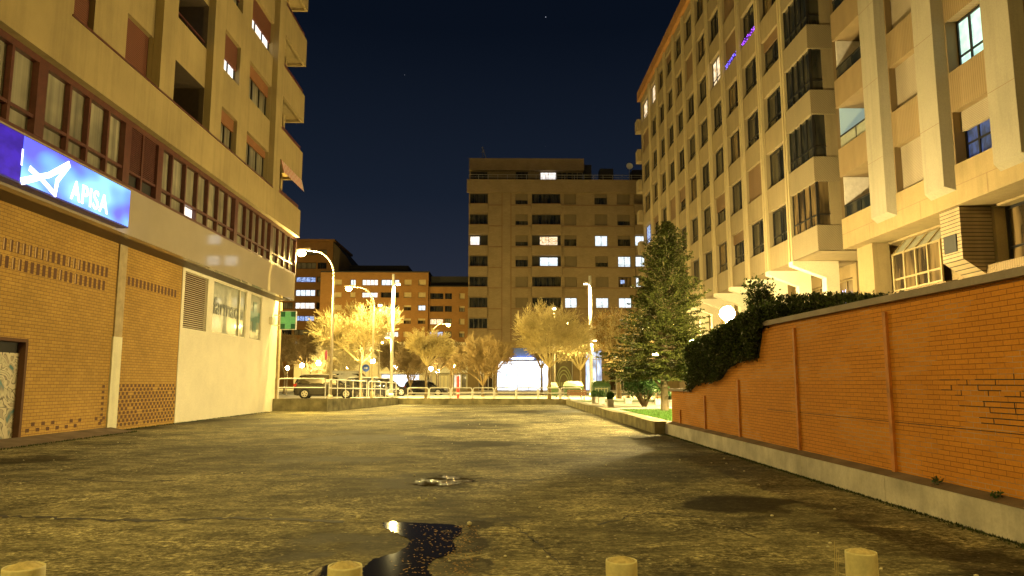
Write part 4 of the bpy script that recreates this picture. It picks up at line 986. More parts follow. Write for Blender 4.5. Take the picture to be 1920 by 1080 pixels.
for k, x in enumerate(xs):
    if hb is None:
        o = MB(); hoop(o, (0, 0), (1.38, 0), 0, 0, .78, .034, True); hb = o.build('barrier', M['white_paint']); ob = hb
    else: ob = hb.copy(); COL.objects.link(ob)
    ob.location = (x, 49.6 - k * .09, PZ)
    tag(ob, ['white hoop barrier at the left end of the far row, beside the corner railing', 'second white hoop barrier from the left in the far row', 'white hoop barrier in front of the thin yellow lit tree', 'white hoop barrier before the red post',
             'white hoop barrier left of the bright shop front', 'white hoop barrier before the middle of the bright shop front', 'white hoop barrier before the trunk of the wide bare tree', 'white hoop barrier nearest the wooden bench'][k], 'barrier', 'white hoop barriers along the far wall')

# ------------------------------------------------------------------ FAR BUILDINGS
FB = thing('apartment_building', (8, 110, PZ), 'brown brick tower block across the street in the centre with a set back penthouse', 'building')
YF = 104.0; P = Plane('Y', YF, 1)
def fx(px, Y=YF): return AY(px, 540, Y)[0]
def fz(py, Y=YF): return AY(1040, py, Y)[1]
x0, x1 = fx(878), 30.0; zr = fz(338); zroof = fz(362)
cols_f = [(880, 914, 'bal'), (966.5, 990, 'w'), (998, 1052, 'bal'), (1059, 1082, 'w'), (1117, 1141, 'w'), (1160, 1184, 'w'), (1193, 1217, 'w')]
rows_f = [(363, 383), (402, 422), (441, 461), (480, 500), (519, 538), (558, 577), (597, 616), (636, 655)]
lit = {(2, 0): 'lit_white', (2, 2): 'lit_warm', (2, 4): 'lit_cool', (2, 6): 'lit_cool', (3, 2): 'lit_cool', (3, 5): 'lit_cool', (3, 6): 'lit_cool', (4, 6): 'lit_cool', (4, 5): 'lit_blue', (5, 3): 'lit_cool', (5, 4): 'lit_cool', (5, 5): 'lit_cool', (6, 5): 'lit_cool', (6, 6): 'lit_white'}
ops = []
for ri, (a, b) in enumerate(rows_f):
    for ci, (c, d, kd) in enumerate(cols_f): ops.append((fx(c), fx(d), fz(b), fz(a)))
mb = MB(); wall_grid(mb, P, x0, x1, 7.2, zr, ops, .35); mb.quad((x0, YF, 7.2), (x0, YF, zr), (x0, YF + 20, zr), (x0, YF + 20, 7.2)); mb.box(x0 + .3, x1, YF + .45, YF + 20, 7.2, zr - .05)
mb.box(x0, x1, YF - .02, YF + 20, zr - .04, zr); wl = mb.build('wall', M['far_brick'], FB)
o = MB(); o.box(x0 - .3, x1, YF - .45, YF - .01, zroof, zr); o.build('roof_parapet', M['far_brick'], FB)
for (c, d) in ((878, 914), (997, 1053), (1192, 1222)):
    for ri, (a, b) in enumerate(rows_f):
        o = MB(); zt = fz(b) ; zb2 = fz(rows_f[ri + 1][0]) if ri + 1 < len(rows_f) else 7.3
        o.box(fx(c), fx(d), YF - .5, YF - .008, zb2 + .04, zt - .1); o.build('balcony', M['far_brick'], FB)
        o = MB(); o.box(fx(c), fx(d), YF - .52, YF - .48, zt - .1, zt); o.build('balcony_rail', M['far_trim'], FB)
o = MB()
for a, b in rows_f:
    for (c, d) in ((916, 941), (958, 996), (1054, 1191)): o.box(fx(c), fx(d), YF - .05, YF - .004, fz(b) - .22, fz(b) - .1)
for px in (941, 958): o.box(fx(px) - .06, fx(px) + .06, YF - .05, YF - .004, 7.3, zroof - .02)
o.build('ledge', M['far_trim'], FB)
rr = random.Random(12)
for ri, (a, b) in enumerate(rows_f):
    for ci, (c, d, kd) in enumerate(cols_f):
        lt = lit.get((ri, ci)); u0, u1, z0, z1 = fx(c), fx(d), fz(b), fz(a)
        if kd == 'bal' and lt:
            window(FB, P, u0, u1, z0, z1, .34, M['dark'], M['black_frame'], 0, .06)
            s_ = (.02, .55) if ci == 0 else (.27, .9); uu0 = u0 + (u1 - u0) * s_[0]; uu1 = u0 + (u1 - u0) * s_[1]
            window(FB, P, uu0, uu1, z0 + .12, z1 - .15, .27, M[lt], M['black_frame'], 1, .05, name='lit_window')
        elif lt == 'lit_blue': window(FB, P, u0, u1, z0, z1, .34, M['glass_warm'], M['black_frame'], 1, .07); window(FB, P, u0 + .3, u0 + .95, z0 + .5, z1 - .4, .28, M['lit_blue'], M['black_frame'], 1, .03, name='lit_window')
        elif lt: window(FB, P, u0, u1, z0, z1, .34, M[lt], M['black_frame'], 1, .07, rr.choice((None, .2)))
        elif kd == 'bal': window(FB, P, u0, u1, z0, z1, .34, M['glass'], M['black_frame'], 3, .06)
        else: window(FB, P, u0, u1, z0, z1, .34, M['glass'], M['black_frame'], 1, .06, None, rr.choice((.999, .999, .999, .6, .35)), M['grey_shutter'])
# penthouse
YP = YF + 3
px0, px1 = AY(880, 320, YP)[0], AY(1094, 320, YP)[0]; zp0, zp1, zp2 = zr - .1, AY(1000, 322, YP)[1], AY(1000, 300, YP)[1]
o = MB(); o.box(px0, px1, YP - .8, YP + 12, zp1, zp2); o.box(px0, AY(1050, 320, YP)[0], YP, YP + 12, zr - .2, zp1); o.build('penthouse', M['far_brick'], FB)
Pp = Plane('Y', YP - .05, 1)
window(FB, Pp, AY(1013, 330, YP)[0], AY(1043, 330, YP)[0], zr + .05, zp1 - .1, .04, M['lit_white'], M['black_frame'], 1, .06, .5, name='penthouse_window')
window(FB, Pp, AY(883, 330, YP)[0], AY(914, 330, YP)[0], zr + .05, zp1 - .05, .04, M['glass'], M['black_frame'], 2, .06, name='penthouse_window')
window(FB, Pp, AY(967, 330, YP)[0], AY(990, 330, YP)[0], zr + .05, zp1 - .05, .04, M['glass'], M['black_frame'], 1, .06, name='penthouse_window')
window(FB, Pp, AY(1044, 330, YP)[0], AY(1092, 330, YP)[0], zr + .05, zp1 - .05, .04, M['glass'], M['gold_frame'], 4, .06, .75, name='penthouse_window')
o = MB(); zrl = zr + .75
o.tube((x0, YF - .2, zrl), (x1, YF - .2, zrl), .03, .03, 5); o.tube((x0, YF - .2, zr + .4), (x1, YF - .2, zr + .4), .02, .02, 5)
for q in range(24): x = x0 + q * 1.4; o.tube((x, YF - .2, zr), (x, YF - .2, zrl), .03, .03, 5)
o.build('roof_railing', M['metal'], FB)
for qa, qb, qt, dy in ((1096, 1109, 309, 2), (1125, 1150, 316, 2), (1185, 1213, 318, 2)):
    o = MB(); o.box(AY(qa, 320, YP + dy)[0], AY(qb, 320, YP + dy)[0], YP + dy, YP + 4, zr, AY(1100, qt, YP + 2)[1]); o.build('roof_hut', M['roof_dark'], FB)
for q in (930, 955, 988):
    o = MB(); o.box(AY(q, 320, YP + 5)[0], AY(q + 9, 320, YP + 5)[0], YP + 5, YP + 6, zp2 - .1, zp2 + .5); o.build('chimney', M['roof_dark'], FB)
ax, az_ = AY(905, 300, YP + 1)
A_ = thing('antenna', (ax, YP + 1, az_), 'thin roof aerial with a slanting stay on the left end of the penthouse', 'antenna')
o = MB(); o.tube((ax, YP + 1, az_), (ax, YP + 1, az_ + 2.1), .05, .04, 6); o.tube((ax + .1, YP + 1, az_ + 1.6), (ax + .55, YP + 1, az_ + .1), .05, .05, 6)
for q in range(4): o.tube((ax - .35 + q * .05, YP + 1, az_ + 1.2 + q * .25), (ax + .35 - q * .05, YP + 1, az_ + 1.2 + q * .25), .025, .025, 5)
o.build('mast', M['metal'], A_)
dx_, dz_ = AY(1180, 312, YP)
A_ = thing('satellite_dish', (dx_, YP, zr), 'pale round satellite dish on the tower roof at right', 'satellite dish')
o = MB(); prof_ = [(.02, 0.0), (.25, .03), (.42, .09), (.5, .16)]; i0 = len(o.v)
for r_, d_ in prof_:
    for q in range(18): a = q * math.pi / 9; o.v.append((dx_ + r_ * math.cos(a), YP - d_, dz_ + r_ * math.sin(a)))
for j in range(3):
    for q in range(18): l = (q + 1) % 18; o.f.append((i0 + j * 18 + q, i0 + j * 18 + l, i0 + (j + 1) * 18 + l, i0 + (j + 1) * 18 + q)); o.m.append(0)
o.build('dish', M['white_paint'], A_); o = MB(); o.tube((dx_, YP + .1, zr), (dx_, YP + .1, dz_), .05, .05, 6); o.build('pole', M['metal'], A_)
# tower ground floor with shops
zsh = 7.2
shops = [(898, 925, 'dark'), (931, 1030, 'bright'), (1040, 1073, 'shutter'), (1096, 1128, 'blue'), (1140, 1180, 'dark')]
sops = [(fx(a), fx(b), PZ, 6.2 if k != 'bright' else 4.6) for a, b, k in shops]
o = MB(); wall_grid(o, P, x0, x1, PZ - .4, zsh, sops, .8); o.box(x0, x1, YF + .9, YF + 20, PZ - .4, zsh); o.build('ground_floor_wall', M['wing_beam'], FB)
M['shop_bright'] = mat_emit('shop_interior', (.82, .9, 1.0), 2.8, (.9, .6, .6), (.26, .36, .58), 1.3)
M['shop_blue'] = mat_emit('shop_interior_blue', (.55, .68, 1.0), 1.6, (1.6, 1.6, .4), (.12, .15, .25), 1.5)
M['arch_graffiti'] = mat_plain('painted_shutter', (.16, .13, .06), .6)
for (a, b, kd), op in zip(shops, sops):
    pane = {'bright': M['shop_bright'], 'dark': M['glass_warm'], 'shutter': M['arch_graffiti'], 'blue': M['shop_blue']}[kd]
    s_ = window(FB, P, op[0], op[1], op[2], op[3], .75, pane, M['metal'], 0 if kd == 'shutter' else 4 if kd == 'bright' else 2, .1, .75 if kd != 'shutter' else None, name='shop_front')
    if kd == 'shutter':
        o = MB(); cx_ = (op[0] + op[1]) / 2; wv_ = (op[1] - op[0]) / 2 - .15
        for rr_ in (1.0, .8, .6):
            for q in range(14):
                t0, t1 = math.pi * q / 14, math.pi * (q + 1) / 14
                o.tube((cx_ + wv_ * rr_ * math.cos(t0), YF + .70, 1.1 + 2.6 * rr_ * math.sin(t0)), (cx_ + wv_ * rr_ * math.cos(t1), YF + .70, 1.1 + 2.6 * rr_ * math.sin(t1)), .09, .09, 5)
        for q in range(7): x = cx_ - wv_ * .9 + q * wv_ * .3; o.box(x - .12, x + .12, YF + .68, YF + .72, .9, 1.5)
        o.build('painted_arch', M['lid_yellow'], s_)
o = MB(); o.box(fx(930), fx(1031), YF - .25, YF - .01, 4.65, 6.3); o.build('shop_fascia', M['blue_paint'], FB)
o = MB(); o.box(fx(955), fx(1000), YF - .6, YF - .3, 4.75, 4.95); o.build('shop_light', M['white_led'], FB)
o = MB(); o.box(fx(1042), fx(1072), YF - .05, YF - .01, 5.5, 5.75); o.build('shop_lettering', M['cream_panel'], FB)

# low brick building left of the tower
YL = 150.0; P = Plane('Y', YL, 1)
LBk = thing('apartment_building', (-20, 155, PZ), 'orange brick building in the distance with a stepped flat roof, left of the tower', 'building')
def gx(px): return AY(px, 560, YL)[0]
def gz(py): return AY(760, py, YL)[1]
colsL = [(624, 640, 'w'), (656, 666, 'w'), (678, 708, 'b'), (714, 748, 'b'), (757, 771, 'w'), (784, 798, 'w')]
colsR = [(806, 831, 'b'), (834, 847, 'b'), (861, 871, 'w')]
rL = [(524, 535), (548, 558), (572, 582), (597, 607), (622, 632), (646, 656)]; rRr = [(549, 560), (573, 584), (597, 608), (621, 632), (646, 657)]
opsL = [(gx(a), gx(b), gz(d), gz(c)) for c, d in rL for a, b, _ in colsL]; opsR = [(gx(a), gx(b), gz(d), gz(c)) for c, d in rRr for a, b, _ in colsR]
o = MB(); zrL, zrR = gz(511), gz(537); xa, xb, xc = gx(600), gx(803), gx(880)
wall_grid(o, P, xa, xb, 9.6, zrL, opsL, .4); Pn = Plane('Y', YL + .5, 1); wall_grid(o, Pn, xb, xc, 9.6, zrR, opsR, .4)
o.box(xa, xb, YL + .45, YL + 18, 9.6, zrL - .01); o.box(xb - .01, xc, YL + .95, YL + 18, 9.6, zrR - .01); o.quad((xb, YL, 9.6), (xb, YL, zrL), (xb, YL + .6, zrL), (xb, YL + .6, 9.6)); o.build('wall', M['red_brick'], LBk)
o = MB(); o.box(xa + 5, gx(760), YL + 4, YL + 14, zrL, zrL + 2.1); o.box(xb + .3, xc - .3, YL + 2, YL + 14, zrR, zrR + 2.4); o.box(xa, xb + .2, YL - .2, YL + 18, zrL, zrL + .25); o.box(xb + .21, xc, YL + .3, YL + 18, zrR, zrR + .2); o.build('roof', M['roof_dark'], LBk)
litL = {(0, 1): 'lit_cool', (0, 2): 'lit_white', (0, 3): 'lit_cool', (1, 2): 'lit_white', (2, 5): 'lit_cool', (3, 2): 'lit_blue', (4, 3): 'lit_cool', (5, 3): 'lit_warm'}; litR = {(2, 0): 'lit_warm', (3, 0): 'lit_blue', (4, 0): 'lit_warm'}
rr = random.Random(21)
for ri, (c, d) in enumerate(rL):
    for ci, (a, b, kd) in enumerate(colsL):
        lt = litL.get((ri, ci)); args = (LBk, P, gx(a), gx(b), gz(d), gz(c), .38)
        if lt: window(*args, M[lt], M['black_frame'], 3 if kd == 'b' else 1, .09)
        elif kd == 'b': window(*args, M['glass'], M['black_frame'], 3, .09)
        else: window(*args, M['glass_warm'], M['black_frame'], 1, .08, None, .999 if ri < 2 or rr.random() < .4 else .35, M['far_shutter'])
for ri, (c, d) in enumerate(rRr):
    for ci, (a, b, kd) in enumerate(colsR):
        lt = litR.get((ri, ci)); args = (LBk, Pn, gx(a), gx(b), gz(d), gz(c), .38)
        if lt: window(*args, M[lt], M['black_frame'], 1, .09)
        elif kd == 'b': window(*args, M['glass'] if ri < 2 else M['curtain'], M['black_frame'], 2, .09, .3)
        else: window(*args, M['curtain'], M['black_frame'], 1, .08, None, .999 if ri % 2 == 0 else .3, M['far_shutter'])
zg = 9.6
M['shop_warm'] = mat_emit('warm_shop', (1.0, .93, .75), 1.5, (.5, .5, .8), (.5, .42, .3), 1.0)
sh2 = [(640, 680, 'w'), (720, 790, 'c'), (800, 812, 'g'), (821, 842, 's'), (853, 866, 'c'), (868, 876, 'g')]
o = MB(); P3 = Plane('Y', YL - 1.5, 1); s2 = [(gx(a), gx(b), PZ, gz(702) if k != 's' else gz(703)) for a, b, k in sh2]
wall_grid(o, P3, gx(560), xc, PZ - .4, 7.2, s2, .5); o.box(gx(560), xc, YL - .95, YL + 18, PZ - .4, 9.59); o.quad((gx(560), YL - 1.5, 7.2), (xc, YL - 1.5, 7.2), (xc, YL + .2, 9.5), (gx(560), YL + .2, 9.5)); o.build('arcade_wall', M['white_wall'], LBk)
for (a, b, kd), op in zip(sh2, s2):
    window(LBk, P3, *op, .45, {'w': M['shop_warm'], 'c': M['shop_bright'] if a == 720 else M['shop_warm'], 'g': M['glass_warm'], 's': M['cream_panel']}[kd], M['metal'], 2, .12, name='shop_front')
o = MB(); o.box(gx(716), gx(796), YL - 2.6, YL - 1.51, gz(701), gz(697)); o.box(gx(806), gx(880), YL - 2.6, YL - 1.51, gz(700), gz(692)); o.build('canopy', M['white_paint'], LBk)

YQ = 165.0; P = Plane('Y', YQ, 1)
DB = thing('apartment_building', (-45, 170, PZ), 'darker brick block with sloping mansard roof behind the glowing hooked lamp, far left', 'building')
def qx(px): return AY(px, 540, YQ)[0]
def qz(py): return AY(600, py, YQ)[1]
cq = [(530, 550), (554, 591), (594, 611)]; rq = [(468, 478), (492, 504), (519, 529), (543, 555), (567, 579), (592, 602), (618, 628), (640, 650)]
oq = [(qx(a), qx(b), qz(d), qz(c)) for c, d in rq for a, b in cq]
o = MB(); wall_grid(o, P, qx(490), qx(622), PZ, qz(453), oq, .4); o.box(qx(490), qx(622) + .001, YQ + .45, YQ + 20, PZ, qz(453)); o.quad((qx(622), YQ, PZ), (qx(622), YQ, qz(453)), (qx(622), YQ + .5, qz(453)), (qx(622), YQ + .5, PZ)); o.build('wall', M['red_brick'], DB)
o = MB(); o.prism([(qx(622) + .01, YQ + .3, PZ), (qx(622) + .01, YQ + .3, qz(453)), (qx(645), YQ + .3, qz(478)), (qx(668), YQ + .3, qz(512)), (qx(668), YQ + .3, PZ)], (0, 19, 0)); o.build('side_wing', M['grey_shutter'], DB)
o = MB(); o.box(qx(490), qx(626), YQ - .5, YQ + 20, qz(453), qz(449)); o.build('roof', M['red_brick'], DB)
lq = {(2, 1): 'lit_blue', (3, 1): 'lit_cool', (4, 1): 'lit_white', (5, 1): 'lit_blue', (3, 0): 'lit_cool', (7, 1): 'lit_cool'}
for ri, (c, d) in enumerate(rq):
    for ci, (a, b) in enumerate(cq):
        lt = lq.get((ri, ci)); window(DB, P, qx(a), qx(b), qz(d), qz(c), .38, M[lt] if lt else M['curtain' if (ri + ci) % 3 else 'glass'], M['black_frame'], 3 if ci == 1 else 1, .1)

# ------------------------------------------------------------------ VEGETATION
def grow(mb, p, d, L, r, lvl, maxl, rr, tips=None, spread=.55, up=.12):
    n = 3 if lvl < maxl else 2; q = Vector(p); d = Vector(d).normalized()
    for k in range(n):
        nd = (d + Vector((rr.gauss(0, .12), rr.gauss(0, .12), rr.gauss(0, .08) + up * .5))).normalized()
        q2 = q + nd * (L / n); r2 = r * (1 - .28 / n * (k + 1)); mb.tube(q, q2, max(.014, r * (1 - .28 / n * k)), max(.011, r2), 6 if lvl < 2 else 3, False)
        q = q2; d = nd
        if lvl < maxl and (k > 0 or lvl > 0):
            for _ in range(1 if (lvl == 0 or (lvl == 3 and rr.random() < .6)) else 2):
                s_ = d.orthogonal().normalized(); s_.rotate(Matrix.Rotation(rr.uniform(0, 6.28), 3, d))
                grow(mb, q, (d * (1 - spread) + s_ * spread * rr.uniform(.7, 1.2) + Vector((0, 0, up))), L * rr.uniform(.55, .78), r2 * .6, lvl + 1, maxl, rr, tips, spread, up)
    if tips is not None and lvl >= maxl - 1: tips.append(q.copy())
    if lvl < maxl: grow(mb, q, d, L * .72, r * .6, lvl + 1, maxl, rr, tips, spread, up)
def bare_tree(name, label, loc, trunk_h, H, Wd, seed, mat_c, leaves=0, group=None, minr=.011, fork=6, tw=.13):
    rr = random.Random(seed); t = thing(name, loc, label, 'tree', group)
    tb = MB(); X, Y, Z = loc; lean = Vector((rr.uniform(-.05, .05), rr.uniform(-.05, .05), 1))
    prev = Vector(loc) - Vector((0, 0, .1)); nseg = 5
    for k in range(nseg):
        q = Vector(loc) + lean * (trunk_h * (k + 1) / nseg) + Vector((rr.uniform(-.03, .03), rr.uniform(-.03, .03), 0)); tb.tube(prev, q, tw * (1.25 if k == 0 else 1 - .08 * k), tw * (1 - .08 * (k + 1)), 9, False); prev = q
    tb.build('trunk', M['bark'], t, smooth=True)
    cb = MB(); tips = []
    for k in range(fork):
        a = 2 * math.pi * k / fork + rr.uniform(-.3, .3); sp = rr.uniform(.35, 1.0)
        grow(cb, prev, Vector((math.cos(a) * sp * Wd, math.sin(a) * sp * Wd, H * 1.1)), .36 * H, tw * .5, 0, 4, rr, tips, .5, .10)
    # fit crown to the wanted size
    zs = [v[2] for v in cb.v]; rs = sorted(math.hypot(v[0] - prev.x, v[1] - prev.y) for v in cb.v); rmax = rs[int(len(rs) * .985)]; zmax = sorted(zs)[int(len(zs) * .995)]
    sx = (Wd / 2) / rmax; sz = H / (zmax - prev.z)
    cb.v = [(prev.x + (v[0] - prev.x) * sx, prev.y + (v[1] - prev.y) * sx, prev.z + (v[2] - prev.z) * sz) for v in cb.v]
    cb.build('crown', mat_c, t)
    if leaves:
        lb = MB()
        for q in tips:
            q = Vector((prev.x + (q.x - prev.x) * sx, prev.y + (q.y - prev.y) * sx, prev.z + (q.z - prev.z) * sz))
            for _ in range(leaves):
                c = q + Vector((rr.gauss(0, .16), rr.gauss(0, .16), rr.gauss(0, .16))); a = Vector((rr.uniform(-1, 1), rr.uniform(-1, 1), rr.uniform(-1, 1))).normalized() * .07; b = a.orthogonal().normalized() * .045
                lb.quad(c - a, c + b, c + a, c - b)
        lb.build('dry_leaves', M['dry_leaf'], t)
    return t
def at_base(px, Y, z=PZ): return (AY(px, 740, Y)[0], Y, z)
def tree_px(name, label, px, Y, ytop, pw, seed, mat_c, th=2.2, **kw):
    loc = at_base(px, Y); zt = AY(px, ytop, Y)[1]; return bare_tree(name, label, loc, th, zt - PZ - th, pw * 1.22 / F * Y, seed, mat_c, **kw)
GT = 'bare plane trees of the plaza'
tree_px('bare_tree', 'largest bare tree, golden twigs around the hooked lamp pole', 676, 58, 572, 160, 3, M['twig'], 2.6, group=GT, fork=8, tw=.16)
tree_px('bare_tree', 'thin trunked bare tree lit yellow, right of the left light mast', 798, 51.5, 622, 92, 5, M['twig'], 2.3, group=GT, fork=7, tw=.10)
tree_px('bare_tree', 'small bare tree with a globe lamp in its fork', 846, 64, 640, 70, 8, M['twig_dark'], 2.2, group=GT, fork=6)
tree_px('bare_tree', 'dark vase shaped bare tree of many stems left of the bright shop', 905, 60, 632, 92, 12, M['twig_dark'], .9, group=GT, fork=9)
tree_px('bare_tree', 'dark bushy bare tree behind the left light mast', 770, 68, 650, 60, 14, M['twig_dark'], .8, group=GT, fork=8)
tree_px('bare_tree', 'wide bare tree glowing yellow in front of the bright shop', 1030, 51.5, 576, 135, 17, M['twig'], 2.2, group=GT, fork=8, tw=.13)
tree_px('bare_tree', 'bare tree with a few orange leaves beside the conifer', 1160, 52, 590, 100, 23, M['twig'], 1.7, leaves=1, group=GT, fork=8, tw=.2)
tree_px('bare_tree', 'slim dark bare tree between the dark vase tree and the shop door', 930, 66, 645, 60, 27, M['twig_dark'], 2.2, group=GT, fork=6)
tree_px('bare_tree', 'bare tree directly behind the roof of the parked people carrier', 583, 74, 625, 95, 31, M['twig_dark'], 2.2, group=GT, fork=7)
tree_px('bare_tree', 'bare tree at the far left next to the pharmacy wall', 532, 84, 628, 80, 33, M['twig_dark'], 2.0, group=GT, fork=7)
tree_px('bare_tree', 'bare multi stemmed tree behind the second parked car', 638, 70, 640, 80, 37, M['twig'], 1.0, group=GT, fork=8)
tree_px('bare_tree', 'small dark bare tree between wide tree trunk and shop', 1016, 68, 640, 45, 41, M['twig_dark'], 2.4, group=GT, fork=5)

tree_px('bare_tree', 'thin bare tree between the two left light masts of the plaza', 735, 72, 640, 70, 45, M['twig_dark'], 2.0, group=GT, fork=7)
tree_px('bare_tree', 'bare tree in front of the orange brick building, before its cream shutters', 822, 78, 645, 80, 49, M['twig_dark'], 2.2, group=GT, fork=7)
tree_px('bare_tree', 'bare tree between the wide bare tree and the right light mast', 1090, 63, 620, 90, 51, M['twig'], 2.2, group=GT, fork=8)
tree_px('bare_tree', 'bare tree behind the railing between hooked lamp and big bare tree', 610, 88, 640, 90, 55, M['twig_dark'], 2.2, group=GT, fork=7)
# conifer
def conifer(loc, H, Rm, seed):
    t = thing('conifer_tree', loc, 'dark pointed conifer at the corner of the lawn, its right side glowing from the lamp', 'tree'); rr = random.Random(seed)
    X, Y, Z = loc; tb = MB(); tb.tube((X, Y, Z - .1), (X, Y, Z + 1.6), .17, .13, 10, False); LX = .30; tb.tube((X, Y, Z + 1.6), (X + LX * .75, Y, Z + H * .75), .13, .05, 8, False); tb.tube((X + LX * .75, Y, Z + H * .75), (X + LX, Y, Z + H), .05, .01, 6, False)
    tb.tube((X, Y, Z + .75), (X - .55, Y - .1, Z + 1.45), .07, .05, 7, False)
    tb.build('trunk', M['bark'], t, smooth=True)
    bb = MB(); nb = MB(); nbr = 540
    for i in range(nbr):
        s_ = (i + rr.random()) / nbr; z = Z + 1.35 + (H - 1.45) * s_ ** 1.05; a = i * 2.399 + rr.uniform(-.3, .3)
        env = (1 - s_) ** .72 * (1.0 if s_ > .10 else .8 + s_ * 2.0); side = 1 + .14 * math.cos(a + 2.6) * (1 - s_)
        L = Rm * env * rr.uniform(.48, 1.22) * (1 + .22 * mnoise.noise(Vector((math.cos(a) * 1.6, math.sin(a) * 1.6, z * 1.1)))) * side + .10
        d = Vector((math.cos(a), math.sin(a), .08 + .55 * s_ - .18 * (1 - s_))).normalized(); p = Vector((X + .30 * s_, Y, z)); n = max(3, int(L / .16)); q = p
        if rr.random() < .14: L *= 1.25
        for k in range(n):
            dd = (d + Vector((0, 0, .12 * (k / n) - .05))).normalized(); q2 = q + dd * L / n; bb.tube(q, q2, .018 * (1 - k / n) + .004, .018 * (1 - (k + 1) / n) + .003, 3, False)
            if k / n > .22 or s_ > .7:
                for sd in (-1, 1):
                    side_v = dd.cross(Vector((0, 0, 1))).normalized() * sd; bl = (.16 + .30 * (1 - k / n)) * min(1, L) * rr.uniform(.7, 1.2)
                    bd = (side_v * .8 + dd * .65 + Vector((0, 0, rr.uniform(-.28, .1)))).normalized(); m_ = max(3, int(bl / .035))
                    for j in range(m_):
                        c = q2 + bd * bl * (j + .5) / m_
                        for _ in range(2):
                            nd = (bd * .5 + Vector((rr.gauss(0, .6), rr.gauss(0, .6), rr.gauss(0, .5)))).normalized() * rr.uniform(.05, .085); wv_ = nd.orthogonal().normalized() * .02
                            nb.quad(c - wv_, c + nd * .5 - wv_ * 1.4, c + nd, c + nd * .5 + wv_ * 1.4)
            q = q2
        for _ in range(4):
            nd = (d + Vector((rr.gauss(0, .4), rr.gauss(0, .4), rr.gauss(0, .4)))).normalized() * .1; wv_ = nd.orthogonal().normalized() * .013; nb.quad(q - wv_, q + nd * .5 - wv_, q + nd, q + nd * .5 + wv_)
    bb.build('branches', M['bark'], t); nb.build('crown', M['needle'], t)
    return t
cl = at_base(1246, 29.3); zt = AY(1258, 415, 29.3)[1]
conifer(cl, zt - PZ, 1.95, 5)

def leaf_cloud(mb, pts_fn, n, size, rr, up=.3):
    for _ in range(n):
        c, nrm = pts_fn(rr); a = Vector((rr.gauss(0, 1), rr.gauss(0, 1), rr.gauss(0, 1))).normalized(); a = (a + Vector(nrm) * .5 + Vector((0, 0, up))).normalized(); L = size * rr.uniform(.6, 1.3)
        b = a.orthogonal().normalized(); b.rotate(Matrix.Rotation(rr.uniform(0, 6.28), 3, a)); b *= L * .28; a *= L
        mb.quad(c, c + a * .5 + b, c + a, c + a * .5 - b)
# hedge over the end of the brick wall
def hedge(name, label, path, seed, nleaf):
    """path: list of (y, x_front, x_back, zbot, ztop)"""
    rr = random.Random(seed); t = thing(name, (path[0][1] + .4, path[0][0], PZ), label, 'hedge')
    cb = MB(); ins = .10
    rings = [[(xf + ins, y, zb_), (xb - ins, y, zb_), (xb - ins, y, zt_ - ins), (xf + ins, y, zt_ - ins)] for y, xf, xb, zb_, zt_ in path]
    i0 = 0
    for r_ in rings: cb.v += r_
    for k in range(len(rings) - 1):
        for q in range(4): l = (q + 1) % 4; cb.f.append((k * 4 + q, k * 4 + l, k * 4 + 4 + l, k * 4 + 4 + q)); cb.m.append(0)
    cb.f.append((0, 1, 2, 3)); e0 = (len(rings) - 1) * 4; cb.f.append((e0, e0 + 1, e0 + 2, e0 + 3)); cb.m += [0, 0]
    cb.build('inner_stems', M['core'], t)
    lb = MB(); segs = []; 
    for a, b in zip(path[:-1], path[1:]): segs.append(abs(b[0] - a[0]) + .01)
    tot = sum(segs)
    def fn(rr):
        u = rr.random() * tot; k = 0
        while k < len(segs) - 1 and u > segs[k]: u -= segs[k]; k += 1
        s_ = min(1, u / segs[k]); A, B = path[k], path[k + 1]; y, xf, xb, zb_, zt_ = [A[i] + (B[i] - A[i]) * s_ for i in range(5)]
        w = rr.random(); bumpv = .07 * mnoise.noise(Vector((y * 1.7, zt_, rr.random() * .1))) + rr.gauss(0, .035)
        if w < .52: z = zb_ + (zt_ - zb_) * rr.random(); dz = .09 * mnoise.noise(Vector((y * 2.1, z * 2.1, 3))); return Vector((xf + dz + rr.gauss(0, .04), y, z)), (-1, 0, 0)
        if w < .8: return Vector((xf + (xb - xf) * rr.random(), y, zt_ + bumpv)), (0, 0, 1)
        if w < .9: return Vector((xb + rr.gauss(0, .04), y, zb_ + (zt_ - zb_) * rr.random())), (1, 0, 0)
        E = path[0] if rr.random() < .3 else path[-1]
        return Vector((E[1] + (E[2] - E[1]) * rr.random(), E[0] + rr.gauss(0, .05), E[3] + (E[4] - E[3]) * rr.random())), (0, 1, 0)
    leaf_cloud(lb, fn, nleaf, .062, rr); lb.build('foliage', M['hedge_leaf'], t)
XH = 4.66
hp = []
for px, yt in ((1286, 652), (1310, 636), (1340, 620), (1375, 600), (1410, 584), (1432, 572)):
    y, zt_ = AX(px, yt, XH); hp.append((y, XH, 6.2, None, zt_))
def wall_top(y):
    pr = sorted(prof)
    if y >= pr[-1][0]: return pr[-1][1]
    if y <= pr[0][0]: return pr[0][1]
    for a, b in zip(pr[:-1], pr[1:]):
        if a[0] <= y <= b[0]: return a[1] + (b[1] - a[1]) * (y - a[0]) / max(1e-6, b[0] - a[0])
dense = []
for a, b in zip(hp[:-1], hp[1:]):
    for k in range(5):
        s_ = k / 5; y = a[0] + (b[0] - a[0]) * s_; dense.append((y, XH + .0, 6.2, wall_top(y) - .03, a[4] + (b[4] - a[4]) * s_ + random.uniform(-.03, .03)))
hedge('hedge', 'dark clipped hedge spilling over the stepped end of the orange wall', dense, 3, 26000)
hp2 = []
for px, yt in ((1436, 566), (1470, 560), (1530, 562), (1580, 564), (1640, 566)):
    y, zt_ = AX(px, yt, 5.15); hp2.append((y, 5.12, 6.6, 1.6, zt_ + random.uniform(-.02, .02)))
